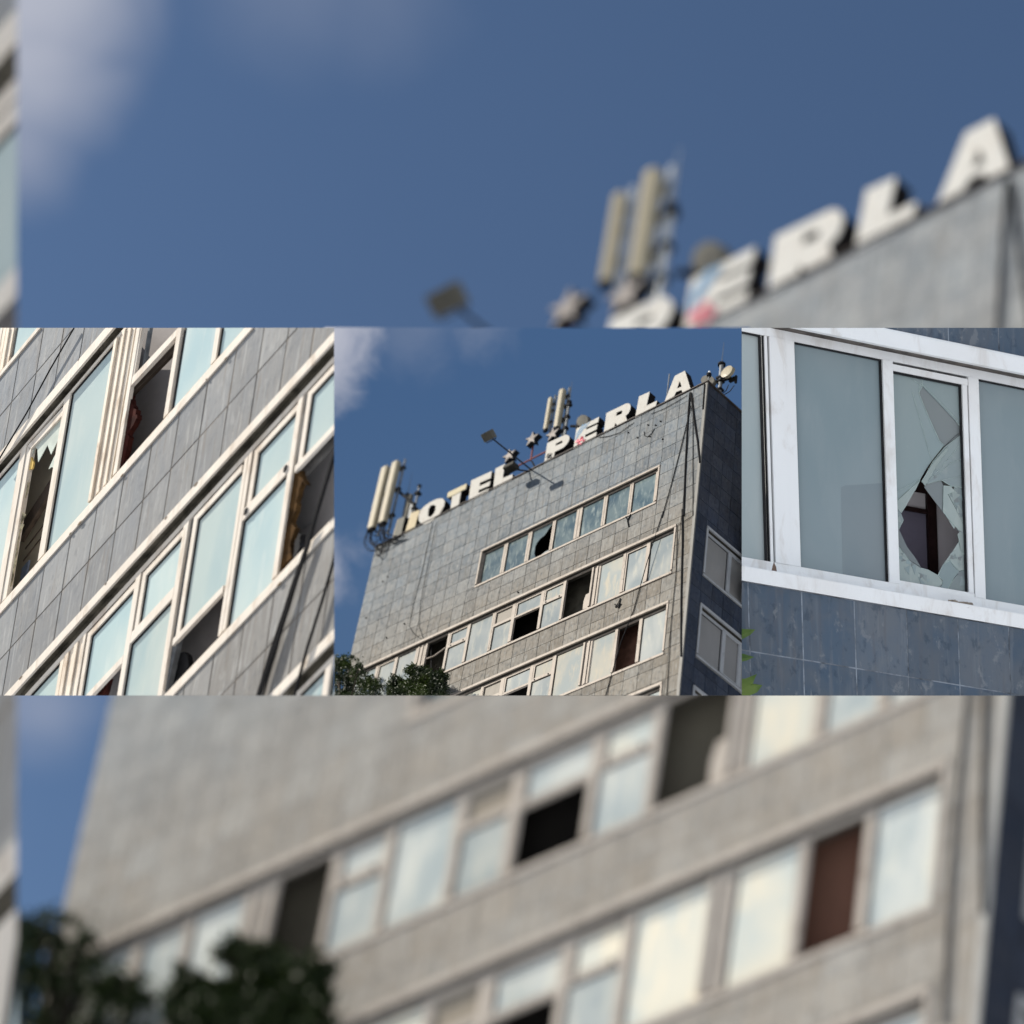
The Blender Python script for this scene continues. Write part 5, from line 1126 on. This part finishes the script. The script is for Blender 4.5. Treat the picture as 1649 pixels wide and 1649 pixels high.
    # right hand pieces
    shard([(.831, -.286), (Rr, -.27), (Rr, -.52), (.785, -.525), (.760, -.515), (.735, -.505), (.66, -.535), (.634, -.532), (.693, -.428), (.757, -.348)], .002, gB)
    shard([(.632, -.528), (.70, -.425), (.77, -.345), (.77, -.36), (.705, -.45), (.648, -.545)], .006, gC)
    shard([(.648, -.552), (.660, -.537), (.735, -.507), (.745, -.53), (.742, -.60), (.738, -.652), (.687, -.595)], -.002, gD)
    shard([(.745, -.53), (.785, -.527), (.80, -.55), (.765, -.565), (.80, -.62), (.835, -.675), (.845, -.70), (.845, -.735), (.815, -.723), (.761, -.678), (.738, -.652)], .003, gC)
    shard([(.80, -.527), (Rr, -.522), (Rr, -.69), (.84, -.685), (.805, -.622), (.77, -.567), (.803, -.55)], .001, gB)
    shard([(Rr, -.735), (Rr, -.84), (.825, -.82), (.815, -.776), (.809, -.744), (.82, -.73)], .004, gC)
    # left small pieces
    shard([(L, -.655), (.504, -.641), (.624, -.526), (.597, -.577), (.553, -.650), (.523, -.693), (.505, -.675), (L, -.69)], .003, gC)
    shard([(L, -.692), (.506, -.677), (.523, -.693), (.535, -.723), (.509, -.772), (.500, -.766), (L, -.752)], .001, gB)
    # bottom pieces
    shard([(L, -.755), (.500, -.768), (.509, -.772), (.547, -.845), (.586, -.888), (.615, -.93), (.56, -.905), (L, -.83)], .004, gD)
    shard([(L, -.832), (.56, -.907), (.615, -.932), (.652, -.935), (.701, -.952), (.723, -.975), (.72, -.99), (.70, Bt), (L, Bt)], .001, gC)
    shard([(.701, -.952), (.726, -.902), (.764, -.874), (.81, -.918), (.78, -.955), (.745, Bt), (.702, Bt), (.722, -.992), (.725, -.972)], .003, gA)
    shard([(.783, -.827), (.815, -.778), (.825, -.822), (Rr, -.842), (Rr, -.90), (.812, -.916), (.766, -.872), (.728, -.90)], .0, gC)
    shard([(.812, -.918), (Rr, -.902), (Rr, Bt), (.748, Bt), (.782, -.957)], .002, gB)
    rs_ = random.Random(12)
    for (u, v, n_) in ((.80, -.57, 6), (.825, -.62, 5), (.83, -.70, 4), (.52, -.88, 5), (.56, -.93, 6), (.62, -.97, 5), (.80, -.86, 5), (.82, -.93, 4), (.70, -.48, 4), (.50, -.70, 3), (.66, -.985, 4)):
        for q_ in range(n_):
            a0, s0 = rs_.uniform(0, 6.28), rs_.uniform(.010, .030)
            uu, vv = u + rs_.gauss(0, .014), v + rs_.gauss(0, .018)
            if not (L + .01 < uu < Rr - .01 and Bt + .01 < vv): continue
            shard([(uu + s0 * math.cos(a0 + k_) * (1 if k_ < 3 else .6), vv + s0 * math.sin(a0 + k_)) for k_ in (0, 1.9 + rs_.uniform(-.4, .4), 3.6 + rs_.uniform(-.5, .5))], .0045 + .0004 * q_, (gA, gB, gC, gD)[rs_.randrange(4)], 'glass_splinter', .0012)
    # pale painted glints along the cracks, then dark open slits
    for q_ in ([(.640, -.075), (.633, -.119), (.686, -.238), (.733, -.327), (.755, -.340)], [(.645, -.070), (.74, -.142), (.83, -.212)], [(.60, -.12), (.68, -.40), (.695, -.42)], [(.653, -.085), (.58, -.05)], [(.624, -.523), (.50, -.60)], [(.66, -.53), (.74, -.44), (.83, -.33)], [(.70, -.50), (.78, -.42), (.84, -.39)], [(.72, -.51), (.84, -.47)]):
        make('glass_edge_glint', MB().tube([F.P(*F.rec(u, v, -d), z + .0075) for u, v in q_], .0008, 4), gE, Wn, cut)
    slit = lambda pts: make('crack', MB().tube([F.P(*F.rec(u, v, -d), z + .0065) for u, v in pts], .0009, 4), dark, Wn, cut)
    slit([(.630, -.515), (.669, -.452), (.70, -.41), (.757, -.345), (.80, -.30), (.83, -.272)]); slit([(.640, -.53), (.66, -.49), (.70, -.43)]); slit([(.765, -.565), (.80, -.622), (.838, -.69)])
    slit([(.764, -.872), (.785, -.90), (.81, -.917), (.84, -.905)])
    # room behind the hole
    lit = plain('room_shade_wall', (.62, .58, .60), .8, var=.06, sc_=2); dk = plain('room_shade_dark', (.17, .155, .205), .8, var=.1, sc_=2); br = plain('door_maroon', (.022, .010, .010), .5)
    zb = -d - .30
    Q = lambda u, v: (u + .30 * .49, v + .30 * .12)
    def rb(u0, u1, v0, v1, z0, z1, mt, nm):
        a, b_ = Q(u0, v0), Q(u1, v1); make(nm, MB().box(F, a[0], b_[0], a[1], b_[1], z0, z1), mt, Wn, cut)
    rb(.30, .680, -1.05, -.668, zb, zb + .004, dk, 'room_door'); rb(.40, .680, -.6675, -.645, zb, zb + .02, br, 'door_head')
    rb(.42, .680, -.6445, -.57, zb, zb + .004, lit, 'room_wall'); rb(.42, .76, -.5695, -.40, zb, zb + .004, br, 'room_ceiling')
    rb(.6805, .728, -1.05, -.57, zb, zb + .025, br, 'door_post'); rb(.7285, 1.1, -1.05, -.57, zb, zb + .004, lit, 'room_wall')
    m = MB().box(F, .30, .304, -1.1, .02, zb, -d - .04).box(F, 1.15, 1.154, -1.1, .02, zb, -d - .04).box(F, .304, 1.15, .016, .02, zb, -d - .04).box(F, .304, 1.15, -1.1, -1.096, zb, -d - .04)
    make('room_lining', m, lit, Wn, cut)
    # rubble on the sill under the casement
    rm = MB(); rr = random.Random(4)
    for i in range(22):
        u = rr.uniform(.74, .86); s_ = rr.uniform(.004, .011); v = -1.0605 + s_ * .3
        a = F.rec(u, v, -.04); rm.prism(F, [(a[0] - s_, a[1] - s_ * .5), (a[0] + s_, a[1] - s_ * .6), (a[0] + s_ * .5, a[1] + s_ * .7), (a[0] - s_ * .7, a[1] + s_ * .5)], -.06, -.05 + s_)
    make('rubble', rm, plain('rubble_brown', (.33, .28, .23), .9), Wn, cut, kind='stuff')
    make('rust_stain', MB().prism(F, [(-.14, -1.0605), (-.115, -1.0605), (-.118, -1.040), (-.128, -1.02), (-.135, -1.04)], .004, .0055), plain('rust', (.2, .14, .11)), Wn, cut)
    # leafy twig at the panel edge
    T_ = thing('tree_branch', F.P(-.33, -1.5, .12), 'few bright green leaves poking in at the lower left of the shaded wall', 'branch')
    lm = leafmat('leaf_bright', (.06, .115, .022), (.12, .18, .038))
    w = .12
    q = lambda u, v: F.rec(u, v, w)
    def leaf(p, nm='leaf'):
        n_ = len(p); c = (sum(a[0] for a in p) / n_, sum(a[1] for a in p) / n_)
        vs = [F.P(*q(*a), w) for a in p] + [F.P(*q(*c), w + .012)]
        make('leaf', MB().add(vs, [(i, (i + 1) % n_, n_) for i in range(n_)]), lm, T_, cut)
    leaf([(-.33, -1.335), (-.27, -1.331), (-.215, -1.325), (-.24, -1.352), (-.27, -1.372), (-.31, -1.392), (-.33, -1.39)])
    leaf([(-.33, -1.452), (-.28, -1.44), (-.225, -1.447), (-.26, -1.468), (-.30, -1.482), (-.33, -1.485)])
    leaf([(-.33, -1.56), (-.27, -1.548), (-.215, -1.52), (-.235, -1.565), (-.19, -1.565), (-.215, -1.600), (-.26, -1.625), (-.33, -1.622)])
    make('twig', MB().tube([F.P(*q(-.34, -1.30), w), F.P(*q(-.325, -1.45), w - .01), F.P(*q(-.33, -1.64), w)], .004, 6), plain('bark', (.06, .045, .035), .8), T_, cut)
right_front()
bpy.context.view_layer.update()
print('objects', len(bpy.data.objects), 'skipped', BG_SKIP[0])
